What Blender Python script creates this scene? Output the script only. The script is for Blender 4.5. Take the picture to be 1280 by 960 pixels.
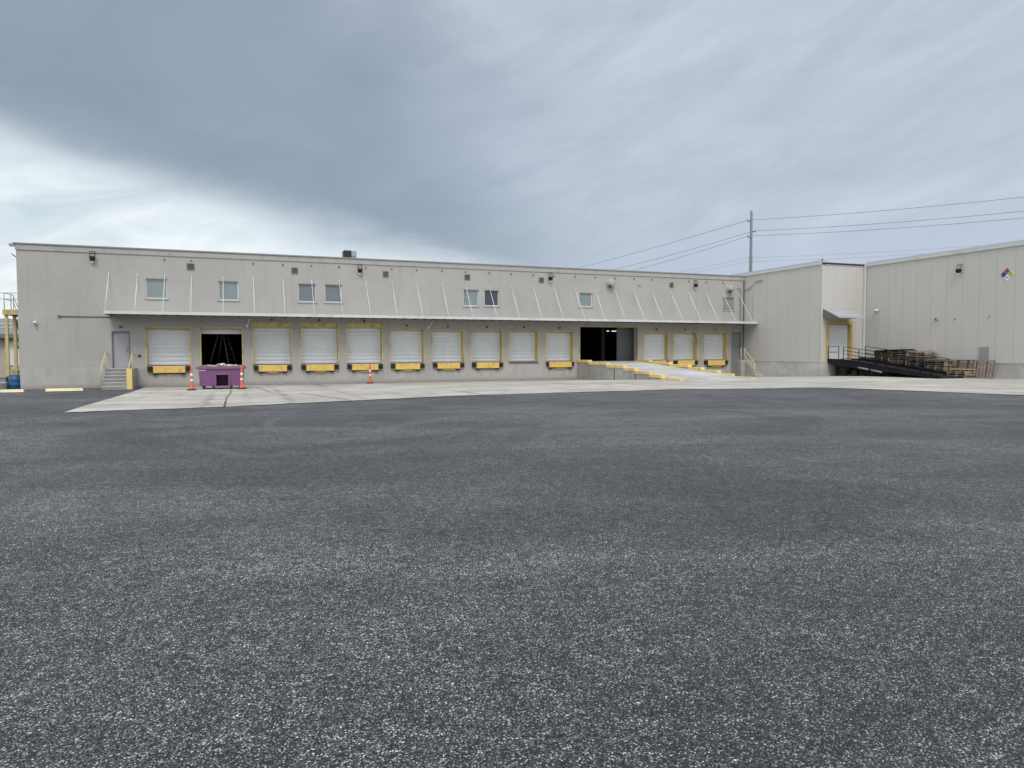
import bpy, bmesh, math, random
from mathutils import Vector, Matrix
R = math.radians
random.seed(7)
for o in list(bpy.data.objects):
    bpy.data.objects.remove(o)
scene = bpy.context.scene
col = scene.collection
S = 1.15                      # the place is laid out in units of 1.15 m and scaled to metres at the end

# ------------------------------------------------------------------ camera
cd = bpy.data.cameras.new('camera')
cam = bpy.data.objects.new('camera', cd)
col.objects.link(cam)
cd.sensor_fit = 'HORIZONTAL'
cd.sensor_width = 36.0
cd.lens = 24.606
cd.clip_start = 0.05
cd.clip_end = 5000
YAW, PIT, ROL = 0.37013, 0.04455, -0.00262
cy_, sy_, cp_, sp_ = math.cos(YAW), math.sin(YAW), math.cos(PIT), math.sin(PIT)
F = Vector((sy_*cp_, cy_*cp_, -sp_))
Rt = Vector((cy_, -sy_, 0))
Up = Rt.cross(F)
R2 = math.cos(ROL)*Rt + math.sin(ROL)*Up
U2 = -math.sin(ROL)*Rt + math.cos(ROL)*Up
m = Matrix((R2, U2, -F)).transposed().to_4x4()
m.translation = Vector((0, 0, 1.706*S))
cam.matrix_world = m
scene.camera = cam

# ------------------------------------------------------------------ exposure
scene.view_settings.view_transform = 'Standard'
scene.view_settings.look = 'None'
scene.view_settings.exposure = 0.35
scene.view_settings.gamma = 1
scene.view_settings.use_curve_mapping = False

# ------------------------------------------------------------------ sky and sun
SUN_EL, SUN_AZ = R(52), R(196)      # azimuth measured from +Y clockwise: behind the camera
w = bpy.data.worlds.new('World')
scene.world = w
w.use_nodes = True
nt = w.node_tree
nt.nodes.clear()


class NT:
    """small node helper"""
    def __init__(self, tree):
        self.t = tree
        self.n = tree.nodes
        self.l = tree.links

    def new(self, typ, **kw):
        x = self.n.new(typ)
        for k, v in kw.items():
            setattr(x, k, v)
        return x

    def put(self, sock, v):
        if isinstance(v, bpy.types.NodeSocket):
            self.l.new(v, sock)
        elif v is not None:
            if isinstance(v, (tuple, list)) and len(v) == 3 and sock.type == 'RGBA':
                v = tuple(v) + (1,)
            sock.default_value = v

    def math(self, op, a, b=None, c=None, clamp=False):
        x = self.new('ShaderNodeMath', operation=op)
        x.use_clamp = clamp
        self.put(x.inputs[0], a)
        if b is not None:
            self.put(x.inputs[1], b)
        if c is not None:
            self.put(x.inputs[2], c)
        return x.outputs[0]

    def step(self, v, a, b, lo=0.0, hi=1.0):
        x = self.new('ShaderNodeMapRange', interpolation_type='SMOOTHSTEP')
        x.clamp = True
        self.put(x.inputs[0], v)
        self.put(x.inputs[1], a)
        self.put(x.inputs[2], b)
        self.put(x.inputs[3], lo)
        self.put(x.inputs[4], hi)
        return x.outputs[0]

    def noise(self, vec, scale, detail=4, rough=0.55, dist=0.0):
        x = self.new('ShaderNodeTexNoise')
        self.put(x.inputs['Vector'], vec)
        x.inputs['Scale'].default_value = scale
        x.inputs['Detail'].default_value = detail
        x.inputs['Roughness'].default_value = rough
        x.inputs['Distortion'].default_value = dist
        return x.outputs['Fac']

    def map(self, vec, loc=(0, 0, 0), rot=(0, 0, 0), sc=(1, 1, 1)):
        if any(rot):                      # turn first, stretch afterwards
            r_ = self.new('ShaderNodeMapping')
            self.put(r_.inputs[0], vec)
            r_.inputs[2].default_value = rot
            vec, rot = r_.outputs[0], (0, 0, 0)
        x = self.new('ShaderNodeMapping')
        self.put(x.inputs[0], vec)
        x.inputs[1].default_value = loc
        x.inputs[2].default_value = rot
        x.inputs[3].default_value = sc
        return x.outputs[0]

    def mix(self, f, a, b, mode='MIX'):
        x = self.new('ShaderNodeMix', data_type='RGBA', blend_type=mode)
        self.put(x.inputs[0], f)
        self.put(x.inputs[6], a)
        self.put(x.inputs[7], b)
        return x.outputs[2]

    def sep(self, v):
        x = self.new('ShaderNodeSeparateXYZ')
        self.put(x.inputs[0], v)
        return x.outputs

    def comb(self, a, b, c):
        x = self.new('ShaderNodeCombineXYZ')
        for i, v in enumerate((a, b, c)):
            self.put(x.inputs[i], v)
        return x.outputs[0]


q = NT(nt)
tc = q.new('ShaderNodeTexCoord')
dirv = tc.outputs['Generated']
sky = q.new('ShaderNodeTexSky', sky_type='NISHITA')
sky.sun_disc = False
sky.sun_elevation = SUN_EL
sky.sun_rotation = SUN_AZ
sky.air_density = 1.0
sky.dust_density = 2.0
dx, dy, dz = q.sep(dirv)
az = q.math('ARCTAN2', dx, dy)                                   # azimuth from +Y
az = q.math('MULTIPLY', q.math('SUBTRACT', az, YAW), 57.2958)    # degrees east of the cloud bank's middle
el = q.math('MULTIPLY', q.math('ARCSINE', dz), 57.2958)
plane = q.comb(q.math('DIVIDE', dx, q.math('ADD', q.math('MAXIMUM', dz, 0.0), 0.12)),
               q.math('DIVIDE', dy, q.math('ADD', q.math('MAXIMUM', dz, 0.0), 0.12)), 0.0)
n_big = q.noise(plane, 0.55, 5, 0.5, 0.3)
n_mid = q.noise(plane, 1.6, 6, 0.55, 0.5)
strk = q.map(q.comb(az, el, 0.0), rot=(0, 0, R(-20)), sc=(0.042, 0.125, 1))
n_str = q.noise(strk, 1.5, 6, 0.52, 1.2)
strk2 = q.map(q.comb(az, el, 3.0), rot=(0, 0, R(-14)), sc=(0.045, 0.15, 1))
n_wisp = q.noise(strk2, 2.6, 7, 0.6, 1.0)
soft = q.noise(q.map(q.comb(az, el, 7.0), sc=(0.05, 0.09, 1)), 1.0, 4, 0.5, 0.3)
# thin bright gap under the bank, low in the west
e0 = q.math('ADD', q.math('MULTIPLY', az, -0.235), 5.6)
gap_d = q.math('SUBTRACT', el, e0)
gap_d = q.math('ADD', gap_d, q.math('MULTIPLY', q.math('SUBTRACT', n_wisp, 0.5), 2.4))
gap_d = q.math('ADD', gap_d, q.math('MULTIPLY', q.math('SUBTRACT', soft, 0.5), 3.0))
gap_d = q.math('ADD', gap_d, q.math('MULTIPLY', q.math('SUBTRACT', n_mid, 0.5), 3.2))
gap = q.step(gap_d, 2.6, -2.0)
gap = q.math('MULTIPLY', gap, q.step(az, 28, -6))
# dark bank to the left, thinning to the right
edge = q.math('ADD', az, q.math('MULTIPLY', q.math('SUBTRACT', soft, 0.5), 22.0))
edge = q.math('ADD', edge, q.math('MULTIPLY', q.math('SUBTRACT', el, 15.0), 0.55))
bank = q.step(edge, 8.0, -11.0)
right = q.math('ADD', q.math('MULTIPLY', q.math('SUBTRACT', n_str, 0.5), 1.25), 0.48)
right = q.math('ADD', right, q.math('MULTIPLY', q.math('SUBTRACT', n_wisp, 0.5), 0.6), clamp=True)
right = q.math('MULTIPLY', right, q.step(el, 3, 12, 0.85, 1.0))
c_right = q.mix(right, (0.375, 0.418, 0.495), (0.575, 0.64, 0.725))
bk = q.math('ADD', q.math('MULTIPLY', q.math('SUBTRACT', n_mid, 0.5), 0.8), 0.42)
bk = q.math('ADD', bk, q.math('MULTIPLY', q.math('SUBTRACT', soft, 0.5), 0.9), clamp=True)
c_bank = q.mix(bk, (0.225, 0.272, 0.335), (0.35, 0.40, 0.475))
c = q.mix(bank, c_right, c_bank)
gl = q.math('ADD', q.math('MULTIPLY', q.math('SUBTRACT', n_wisp, 0.5), 2.2), 0.55)
gl = q.math('ADD', gl, q.math('MULTIPLY', q.math('SUBTRACT', el, 9.0), -0.05), clamp=True)
c_gap = q.mix(gl, (0.56, 0.645, 0.69), (0.83, 0.885, 0.90))
c = q.mix(gap, c, c_gap)
# a bluish low strip on the right
lowr = q.math('MULTIPLY', q.step(el, 11, 6), q.step(az, 0, 18))
c = q.mix(q.math('MULTIPLY', lowr, 0.75), c, (0.44, 0.50, 0.62))
# thinner, brighter cloud overhead and behind the camera
over = q.step(el, 32, 62)
back = q.math('MULTIPLY', q.step(q.math('ABSOLUTE', az), 60, 130), q.step(el, 4, 16))
hi = q.math('MAXIMUM', over, back)
c = q.mix(q.math('MULTIPLY', hi, 0.9), c, q.mix(n_mid, (0.95, 1.02, 1.12), (1.45, 1.5, 1.55)))
skyk = q.mix(1.0, c, (6.0, 6.0, 6.0), 'MULTIPLY')
tot = q.mix(0.9, sky.outputs[0], skyk)
bg = q.new('ShaderNodeBackground')
q.put(bg.inputs[0], tot)
bg.inputs[1].default_value = 0.145
wo = q.new('ShaderNodeOutputWorld')
nt.links.new(bg.outputs[0], wo.inputs[0])

sl = bpy.data.lights.new('sun', 'SUN')
sl.energy = 1.3
sl.angle = R(20)
sl.color = (1.0, 0.965, 0.92)
so = bpy.data.objects.new('sun', sl)
col.objects.link(so)
sd = Vector((math.sin(SUN_AZ)*math.cos(SUN_EL), math.cos(SUN_AZ)*math.cos(SUN_EL), math.sin(SUN_EL)))
so.rotation_euler = sd.to_track_quat('Z', 'Y').to_euler()
so.location = (0, -20, 60)


# ------------------------------------------------------------------ materials
def newmat(name):
    mt = bpy.data.materials.new(name)
    mt.use_nodes = True
    t = NT(mt.node_tree)
    b = t.n['Principled BSDF']
    co = t.new('ShaderNodeTexCoord').outputs['Object']
    return mt, t, b, co


def paint(name, c, rough=0.6, var=0.12, scale=3.0, metal=0.0, dirt=None, dirt_amt=0.0, dscale=2.0, spec=0.4):
    mt, t, b, co = newmat(name)
    n = t.noise(co, scale, 5, 0.6)
    lo = tuple(x*(1-var) for x in c)
    hi_ = tuple(min(1, x*(1+var)) for x in c)
    colr = t.mix(n, lo, hi_)
    if dirt:
        d = t.noise(t.map(co, (3, 5, 1), sc=(1, 1, 0.45)), dscale, 6, 0.65, 0.4)
        d = t.step(d, 0.48, 0.66, 0, dirt_amt)
        colr = t.mix(d, colr, dirt)
    if name == 'white_door_steel':            # doors of different age
        oi = t.new('ShaderNodeObjectInfo')
        colr = t.mix(t.math('MULTIPLY', oi.outputs['Random'], 0.45), colr, (0.52, 0.525, 0.515))
    t.put(b.inputs['Base Color'], colr)
    t.put(b.inputs['Roughness'], t.step(n, 0.2, 0.8, rough-0.07, rough+0.07))
    b.inputs['Metallic'].default_value = metal
    b.inputs['Specular IOR Level'].default_value = spec
    return mt


def mat_blockwall(name, c):
    mt, t, b, co = newmat(name)
    x, y, z = t.sep(co)
    uv = t.comb(t.math('ADD', x, t.math('MULTIPLY', y, 1.0)), z, 0.0)
    br = t.new('ShaderNodeTexBrick')
    t.put(br.inputs['Vector'], uv)
    br.inputs['Scale'].default_value = 1.0
    br.inputs['Brick Width'].default_value = 0.36
    br.inputs['Row Height'].default_value = 0.18
    br.inputs['Mortar Size'].default_value = 0.006
    br.inputs['Mortar Smooth'].default_value = 0.4
    br.inputs['Color1'].default_value = (1, 1, 1, 1)
    br.inputs['Color2'].default_value = (0.985, 0.985, 0.985, 1)
    br.inputs['Mortar'].default_value = (0.965, 0.965, 0.965, 1)
    n1 = t.noise(co, 0.35, 5, 0.6)
    n2 = t.noise(co, 2.2, 6, 0.65)
    drip = t.noise(t.map(co, sc=(1, 1, 0.07)), 2.6, 5, 0.6, 0.2)
    base = t.mix(t.step(n1, 0.3, 0.7), tuple(v*0.94 for v in c), tuple(v*1.05 for v in c))
    ln = t.math('MULTIPLY', t.step(t.math('ABSOLUTE', t.math('SUBTRACT', t.math('ABSOLUTE', t.math('SUBTRACT', z, 2.1)), 0.97)), 0.016, 0.006), 0.3)
    base = t.mix(ln, base, tuple(v*0.6 for v in c))
    base = t.mix(t.math('MULTIPLY', t.step(n2, 0.35, 0.75), 0.16), base, tuple(v*0.82 for v in c))
    base = t.mix(1.0, base, br.outputs['Color'], 'MULTIPLY')
    # drip stains that run down the wall
    base = t.mix(t.step(drip, 0.54, 0.70, 0, 0.20), base, (0.22, 0.205, 0.185))
    # worn, patched concrete below dock height, browner towards the foot
    zz = t.math('ADD', z, t.math('MULTIPLY', t.math('SUBTRACT', n2, 0.5), 0.25))
    low = t.step(zz, 1.12, 0.98)
    wear = t.noise(t.map(co, (9, 0, 0), sc=(1, 1, 0.35)), 1.7, 7, 0.68, 0.6)
    lowc = t.mix(t.step(wear, 0.36, 0.66), tuple(v*1.18 for v in c), tuple(v*0.86 for v in c))
    base = t.mix(t.math('MULTIPLY', low, 0.5), base, lowc)
    foot_brown = t.step(t.math('ADD', z, t.math('MULTIPLY', t.math('SUBTRACT', wear, 0.5), 0.5)), 0.26, 0.02, 0, 0.55)
    base = t.mix(foot_brown, base, (0.20, 0.175, 0.15))
    t.put(b.inputs['Base Color'], base)
    b.inputs['Roughness'].default_value = 0.82
    b.inputs['Specular IOR Level'].default_value = 0.25
    bp = t.new('ShaderNodeBump')
    bp.inputs['Strength'].default_value = 0.10
    bp.inputs['Distance'].default_value = 0.01
    t.put(bp.inputs['Height'], t.math('ADD', br.outputs['Fac'], t.math('MULTIPLY', n2, -0.6)))
    bp.invert = True
    t.l.new(bp.outputs[0], b.inputs['Normal'])
    return mt


def mat_panel(name, c, axis, pitch, off):
    """insulated metal wall panels: vertical seams and fine ribs"""
    mt, t, b, co = newmat(name)
    xyz = t.sep(co)
    u = xyz[axis]
    fr = t.math('FRACT', t.math('DIVIDE', t.math('SUBTRACT', u, off), pitch))
    seam = t.math('MAXIMUM', t.step(fr, 0.022, 0.008), t.step(fr, 0.985, 0.996))
    rib = t.math('FRACT', t.math('DIVIDE', t.math('SUBTRACT', u, off), pitch/6))
    ribm = t.math('ABSOLUTE', t.math('SUBTRACT', rib, 0.5))
    pid = t.math('FLOOR', t.math('DIVIDE', t.math('SUBTRACT', u, off), pitch))
    wn = t.new('ShaderNodeTexWhiteNoise', noise_dimensions='1D')
    t.put(wn.inputs['W'], pid)
    n1 = t.noise(co, 0.5, 5, 0.6)
    drip = t.noise(t.map(co, sc=(1, 1, 0.06)), 3.0, 5, 0.6, 0.2)
    base = t.mix(n1, tuple(v*0.95 for v in c), tuple(v*1.05 for v in c))
    base = t.mix(t.math('MULTIPLY', wn.outputs[0], 0.10), base, tuple(v*0.78 for v in c))
    base = t.mix(t.step(drip, 0.55, 0.8, 0, 0.25), base, tuple(v*0.68 for v in c))
    base = t.mix(t.math('MULTIPLY', seam, 0.34), base, (0.14, 0.14, 0.13))
    t.put(b.inputs['Base Color'], base)
    b.inputs['Roughness'].default_value = 0.55
    b.inputs['Specular IOR Level'].default_value = 0.35
    bp = t.new('ShaderNodeBump')
    bp.inputs['Strength'].default_value = 0.5
    bp.inputs['Distance'].default_value = 0.012
    h = t.math('ADD', t.step(ribm, 0.1, 0.4, 0, 0.35), t.math('MULTIPLY', seam, -1.0))
    t.put(bp.inputs['Height'], h)
    t.l.new(bp.outputs[0], b.inputs['Normal'])
    return mt


def mat_asphalt():
    mt, t, b, co = newmat('chip_seal_asphalt')
    vo = t.new('ShaderNodeTexVoronoi')
    t.put(vo.inputs['Vector'], co)
    vo.inputs['Scale'].default_value = 125
    rnd = t.sep(vo.outputs['Color'])
    d = vo.outputs['Distance']
    vo2 = t.new('ShaderNodeTexVoronoi')
    t.put(vo2.inputs['Vector'], t.map(co, (4.3, 1.7, 0)))
    vo2.inputs['Scale'].default_value = 68
    rnd2 = t.sep(vo2.outputs['Color'])
    vo3 = t.new('ShaderNodeTexVoronoi')
    t.put(vo3.inputs['Vector'], t.map(co, (1.1, 7.7, 0)))
    vo3.inputs['Scale'].default_value = 28
    rnd3 = t.sep(vo3.outputs['Color'])
    fine = t.noise(co, 40, 4, 0.75)
    mid = t.noise(co, 9, 5, 0.75)
    grey = t.math('POWER', rnd[0], 1.8)
    base = t.mix(grey, (0.020, 0.0217, 0.0238), (0.192, 0.200, 0.210))
    # pale chips, denser in worn patches
    worn = t.noise(co, 0.22, 5, 0.62, 0.6)
    worn2 = t.noise(t.map(co, (2, 8, 0), rot=(0, 0, R(12)), sc=(0.35, 1.0, 1)), 0.55, 5, 0.65, 0.8)
    thr = t.math('SUBTRACT', 0.865, t.math('MULTIPLY', t.step(worn, 0.3, 0.7), 0.10))
    chip = t.math('GREATER_THAN', rnd[1], thr)
    chip = t.math('MULTIPLY', chip, t.step(d, 0.60, 0.35))
    cc = t.mix(t.math('POWER', rnd[2], 2.0), (0.19, 0.20, 0.21), (0.72, 0.73, 0.74))
    base = t.mix(chip, base, cc)
    chip2 = t.math('MULTIPLY', t.math('GREATER_THAN', rnd2[0], 0.91), t.step(vo2.outputs['Distance'], 0.5, 0.25))
    base = t.mix(chip2, base, t.mix(t.math('POWER', rnd2[1], 2.0), (0.16, 0.17, 0.18), (0.68, 0.69, 0.70)))
    # dark binder between the stones
    gap_ = t.step(d, 0.34, 0.66, 1.22, 0.25)
    base = t.mix(1.0, base, t.comb(gap_, gap_, gap_), 'MULTIPLY')
    # grain that survives at a distance
    base = t.mix(1.0, base, t.mix(t.step(fine, 0.3, 0.70), (0.48, 0.48, 0.49), (1.52, 1.52, 1.51)), 'MULTIPLY')
    base = t.mix(1.0, base, t.mix(rnd3[0], (0.66, 0.66, 0.665), (1.34, 1.34, 1.33)), 'MULTIPLY')
    base = t.mix(1.0, base, t.mix(t.step(mid, 0.28, 0.72), (0.72, 0.72, 0.73), (1.28, 1.28, 1.27)), 'MULTIPLY')
    base = t.mix(1.0, base, t.mix(t.step(worn, 0.3, 0.72), (0.80, 0.80, 0.81), (1.22, 1.22, 1.21)), 'MULTIPLY')
    base = t.mix(1.0, base, t.mix(t.step(worn2, 0.3, 0.75), (0.76, 0.76, 0.77), (1.34, 1.34, 1.32)), 'MULTIPLY')
    # dust polished into the lane where lorries turn, and tyre arcs
    x, y, z = t.sep(co)
    brk = t.noise(co, 0.9, 4, 0.6)
    arcs = None
    for (cx, cy, r, wd, amp) in ((-11.0, 24.0, 7.0, 0.12, 1.0), (-11.0, 24.0, 8.7, 0.12, 1.0), (-0.5, 14.0, 4.6, 0.10, 1.0), (-0.5, 14.0, 6.2, 0.10, 1.0), (6.5, 14.5, 6.0, 0.12, 1.0), (6.5, 14.5, 7.7, 0.12, 0.9), (3.0, 8.0, 10.2, 0.16, 0.9), (3.0, 8.0, 12.1, 0.16, 0.8), (-6.0, 27.5, 8.3, 0.14, 0.9),
                                 (-6.0, 27.5, 10.0, 0.14, 0.8), (14.0, 3.0, 13.0, 0.25, 0.9), (14.0, 3.0, 15.2, 0.25, 0.8),
                                 (12.0, 30.0, 15.5, 0.3, 0.7), (12.0, 30.0, 17.6, 0.3, 0.7), (24.0, 26.0, 14.0, 0.35, 0.9),
                                 (24.0, 26.0, 11.8, 0.35, 0.9), (4.0, 40.0, 22.5, 0.3, 0.7)):
        dd = t.math('SQRT', t.math('ADD', t.math('POWER', t.math('SUBTRACT', x, cx), 2.0),
                                   t.math('POWER', t.math('SUBTRACT', y, cy), 2.0)))
        ar = t.step(t.math('ABSOLUTE', t.math('SUBTRACT', dd, r)), wd*1.5, wd*0.2, 0, amp)
        arcs = ar if arcs is None else t.math('MAXIMUM', arcs, ar)
    arcs = t.math('MULTIPLY', arcs, t.step(brk, 0.42, 0.62))
    arcs = t.math('MULTIPLY', arcs, t.step(y, 8.5, 11.0))
    base = t.mix(t.math('MULTIPLY', arcs, 0.42), base, (0.165, 0.17, 0.178))
    t.put(b.inputs['Base Color'], base)
    t.put(b.inputs['Roughness'], t.step(rnd[0], 0, 1, 0.55, 0.85))
    b.inputs['Specular IOR Level'].default_value = 0.42
    bp = t.new('ShaderNodeBump')
    bp.inputs['Strength'].default_value = 0.85
    bp.inputs['Distance'].default_value = 0.008
    h = t.math('ADD', t.math('MULTIPLY', d, -1.0), t.math('MULTIPLY', rnd[2], 0.8))
    h = t.math('ADD', h, t.math('MULTIPLY', fine, 0.8))
    t.put(bp.inputs['Height'], h)
    t.l.new(bp.outputs[0], b.inputs['Normal'])
    return mt


def mat_concrete(name, c, joints=False, stain=0.35):
    mt, t, b, co = newmat(name)
    x, y, z = t.sep(co)
    n1 = t.noise(co, 0.4, 6, 0.65, 0.4)
    n2 = t.noise(co, 4.0, 6, 0.7)
    n3 = t.noise(t.map(co, (1, 4, 0), rot=(0, 0, R(8)), sc=(0.22, 1.0, 1)), 0.8, 6, 0.65, 0.5)
    base = t.mix(t.step(n1, 0.34, 0.66), tuple(v*0.74 for v in c), tuple(v*1.08 for v in c))
    base = t.mix(t.step(n2, 0.42, 0.68, 0, 0.4), base, tuple(v*0.72 for v in c))
    base = t.mix(t.step(n3, 0.46, 0.64, 0, stain), base, tuple(v*0.50 for v in c))
    if joints:
        wob = t.math('MULTIPLY', t.math('SUBTRACT', t.noise(co, 1.2, 3), 0.5), 0.10)
        fx = t.math('FRACT', t.math('DIVIDE', t.math('ADD', t.math('ADD', x, wob), 0.43), 4.05))
        fy = t.math('FRACT', t.math('DIVIDE', t.math('ADD', t.math('ADD', y, wob), -0.9), 4.6))
        jx = t.math('MAXIMUM', t.step(fx, 0.007, 0.003), t.step(fx, 0.993, 0.997))
        jy = t.math('MAXIMUM', t.step(fy, 0.006, 0.003), t.step(fy, 0.994, 0.997))
        brk = t.step(t.noise(co, 0.6, 4, 0.6), 0.36, 0.55, 0.15, 0.75)
        j = t.math('MULTIPLY', t.math('MAXIMUM', jx, jy), brk)
        base = t.mix(j, base, (0.06, 0.055, 0.05))
        # each bay was poured on its own and dried to its own tone
        bay = t.comb(t.math('FLOOR', t.math('DIVIDE', t.math('ADD', x, 0.43), 4.05)),
                     t.math('FLOOR', t.math('DIVIDE', t.math('ADD', y, -0.9), 4.6)), 0.0)
        wn = t.new('ShaderNodeTexWhiteNoise', noise_dimensions='3D')
        t.put(wn.inputs['Vector'], bay)
        base = t.mix(t.math('MULTIPLY', wn.outputs[0], 0.16), base, tuple(v*0.6 for v in c))
        # browner along the foot of the dock wall
        run = t.step(t.math('ADD', y, t.math('MULTIPLY', n3, 3.0)), 39.8, 41.3, 0, 0.6)
        base = t.mix(run, base, (0.20, 0.165, 0.13))
        # rubber marks left by lorries backing in
        tm = t.math('ABSOLUTE', t.math('SUBTRACT', t.math('FRACT', t.math('DIVIDE', t.math('ADD', x, t.math('MULTIPLY', n1, 0.8)), 1.21)), 0.5))
        tm = t.math('MULTIPLY', t.step(tm, 0.16, 0.03), t.step(t.noise(t.map(co, sc=(1.0, 0.12, 1)), 0.9, 4, 0.6), 0.46, 0.62, 0, 0.40))
        base = t.mix(tm, base, (0.10, 0.095, 0.09))
    t.put(b.inputs['Base Color'], base)
    b.inputs['Roughness'].default_value = 0.85
    b.inputs['Specular IOR Level'].default_value = 0.25
    bp = t.new('ShaderNodeBump')
    bp.inputs['Strength'].default_value = 0.2
    bp.inputs['Distance'].default_value = 0.01
    t.put(bp.inputs['Height'], n2)
    t.l.new(bp.outputs[0], b.inputs['Normal'])
    return mt


def mat_wood(name, c, var=0.45):
    mt, t, b, co = newmat(name)
    oi = t.new('ShaderNodeObjectInfo')
    g = t.noise(t.map(co, sc=(6, 6, 14)), 3.0, 5, 0.65, 0.3)
    p = t.noise(t.map(co, sc=(2.5, 9, 9)), 1.0, 3, 0.6)
    base = t.mix(t.step(g, 0.25, 0.75), tuple(v*(1-var) for v in c), tuple(v*(1+var) for v in c))
    base = t.mix(t.step(p, 0.45, 0.7, 0, 0.55), base, (0.07, 0.06, 0.055))
    vv = t.step(oi.outputs['Random'], 0.0, 1.0, 0.40, 1.6)
    base = t.mix(1.0, base, t.comb(vv, t.math('MULTIPLY', vv, 0.98), t.math('MULTIPLY', vv, 0.96)), 'MULTIPLY')
    t.put(b.inputs['Base Color'], base)
    b.inputs['Roughness'].default_value = 0.9
    b.inputs['Specular IOR Level'].default_value = 0.15
    return mt


def mat_glass(name, c, rough=0.08):
    mt, t, b, co = newmat(name)
    n = t.noise(t.map(co, sc=(0.6, 1, 5)), 2.0, 3, 0.6)
    t.put(b.inputs['Base Color'], t.mix(n, tuple(v*0.8 for v in c), tuple(v*1.2 for v in c)))
    b.inputs['Roughness'].default_value = rough
    b.inputs['Specular IOR Level'].default_value = 0.6
    return mt


def mat_emit(name, c, s):
    mt, t, b, co = newmat(name)
    b.inputs['Emission Color'].default_value = tuple(c)+(1,)
    b.inputs['Emission Strength'].default_value = s
    return mt


M = {}
M['wall'] = mat_blockwall('painted_block_wall', (0.378, 0.365, 0.338))
M['coping'] = paint('grey_metal_coping', (0.27, 0.27, 0.265), 0.5, 0.08)
M['band'] = paint('parapet_paint', (0.365, 0.352, 0.327), 0.8, 0.08, 1.0, dirt=(0.2, 0.19, 0.17), dirt_amt=0.25)
M['panel_side'] = mat_panel('wall_panels_facing_west', (0.505, 0.486, 0.446), 1, 0.92, 24.22)
M['panel_front'] = mat_panel('wall_panels_facing_yard', (0.505, 0.486, 0.446), 0, 0.86, 33.57)
M['trimcap'] = paint('grey_roof_cap', (0.33, 0.345, 0.36), 0.5, 0.08, 2.0)
M['trim'] = paint('pale_metal_trim', (0.54, 0.545, 0.53), 0.42, 0.06, 2.0, dirt=(0.3, 0.3, 0.29), dirt_amt=0.3)
M['plinth'] = mat_concrete('painted_concrete_base', (0.50, 0.488, 0.455), stain=0.25)
M['roof'] = paint('grey_membrane_roof', (0.35, 0.35, 0.34), 0.9, 0.15)
M['yellow'] = paint('safety_yellow_paint', (0.70, 0.465, 0.125), 0.6, 0.14, 4.0, dirt=(0.30, 0.20, 0.08), dirt_amt=0.5, dscale=5)
M['dullyellow'] = paint('shaded_yellow_paint', (0.55, 0.445, 0.18), 0.65, 0.14, 3.0, dirt=(0.16, 0.13, 0.08), dirt_amt=0.6, dscale=4)  # yellow dulled to olive, with the shade on frames and headers painted in
M['cream'] = paint('cream_yellow_paint', (0.66, 0.55, 0.29), 0.55, 0.12, 4.0, dirt=(0.25, 0.19, 0.1), dirt_amt=0.5)
M['towercream'] = paint('sun_faded_yellow_paint', (0.56, 0.46, 0.20), 0.65, 0.12, 3.0, dirt=(0.25, 0.2, 0.12), dirt_amt=0.5)
M['tan'] = paint('tan_yellow_paint', (0.49, 0.355, 0.15), 0.65, 0.12, 3.0, dirt=(0.25, 0.17, 0.09), dirt_amt=0.6)
M['kerb'] = paint('kerb_yellow_paint', (0.74, 0.54, 0.20), 0.7, 0.16, 3.0, dirt=(0.42, 0.37, 0.28), dirt_amt=0.8, dscale=3.0)
M['stop'] = paint('pale_yellow_kerb_paint', (0.76, 0.66, 0.36), 0.7, 0.12, 3.0, dirt=(0.5, 0.47, 0.4), dirt_amt=0.6)
M['doorwhite'] = paint('white_door_steel', (0.69, 0.715, 0.73), 0.45, 0.04, 1.2, dirt=(0.48, 0.48, 0.46), dirt_amt=0.22, dscale=1.5)
M['doorgrey'] = paint('grey_door_steel', (0.21, 0.215, 0.215), 0.5, 0.08)
M['slidegrey'] = paint('grey_ribbed_steel', (0.15, 0.155, 0.155), 0.5, 0.08)
M['lavender'] = paint('lavender_grey_door_paint', (0.36, 0.345, 0.38), 0.5, 0.05)
M['rubber'] = paint('black_rubber', (0.018, 0.018, 0.018), 0.8, 0.3, 8)
M['blacksteel'] = paint('black_painted_steel', (0.010, 0.011, 0.014), 0.65, 0.35, 3, dirt=(0.035, 0.028, 0.024), dirt_amt=0.5, spec=0.2)
M['whitesteel'] = paint('white_painted_steel', (0.70, 0.69, 0.66), 0.5, 0.08, 3, dirt=(0.4, 0.34, 0.27), dirt_amt=0.4)
M['galv'] = paint('galvanised_steel', (0.50, 0.51, 0.53), 0.45, 0.10, 5, metal=0.3, dirt=(0.25, 0.24, 0.22), dirt_amt=0.4)
M['canopy'] = paint('white_canopy_metal', (0.56, 0.57, 0.575), 0.45, 0.1, 1.2, dirt=(0.36, 0.32, 0.27), dirt_amt=0.4, dscale=1.2)
M['under'] = paint('shaded_soffit_metal', (0.07, 0.068, 0.065), 0.7, 0.15, 1.5)  # colour darkened to carry the shade beneath the canopy
M['louver'] = paint('dark_louver_metal', (0.135, 0.130, 0.115), 0.7, 0.15, 6)
M['greymetal'] = paint('grey_machine_metal', (0.32, 0.325, 0.32), 0.5, 0.12, 4)
M['darkmetal'] = paint('dark_machine_metal', (0.035, 0.038, 0.04), 0.6, 0.2, 6)
M['lampblack'] = paint('black_lamp_housing', (0.012, 0.012, 0.012), 0.75, 0.2, 6, spec=0.2)
M['ram'] = paint('oily_steel_tube', (0.22, 0.23, 0.245), 0.5, 0.15, 6, dirt=(0.05, 0.05, 0.05), dirt_amt=0.7)
M['hood'] = paint('exhaust_hood_paint', (0.36, 0.35, 0.32), 0.55, 0.1, 4)
M['winframe'] = paint('white_window_frame', (0.62, 0.62, 0.60), 0.5, 0.08)
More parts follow.
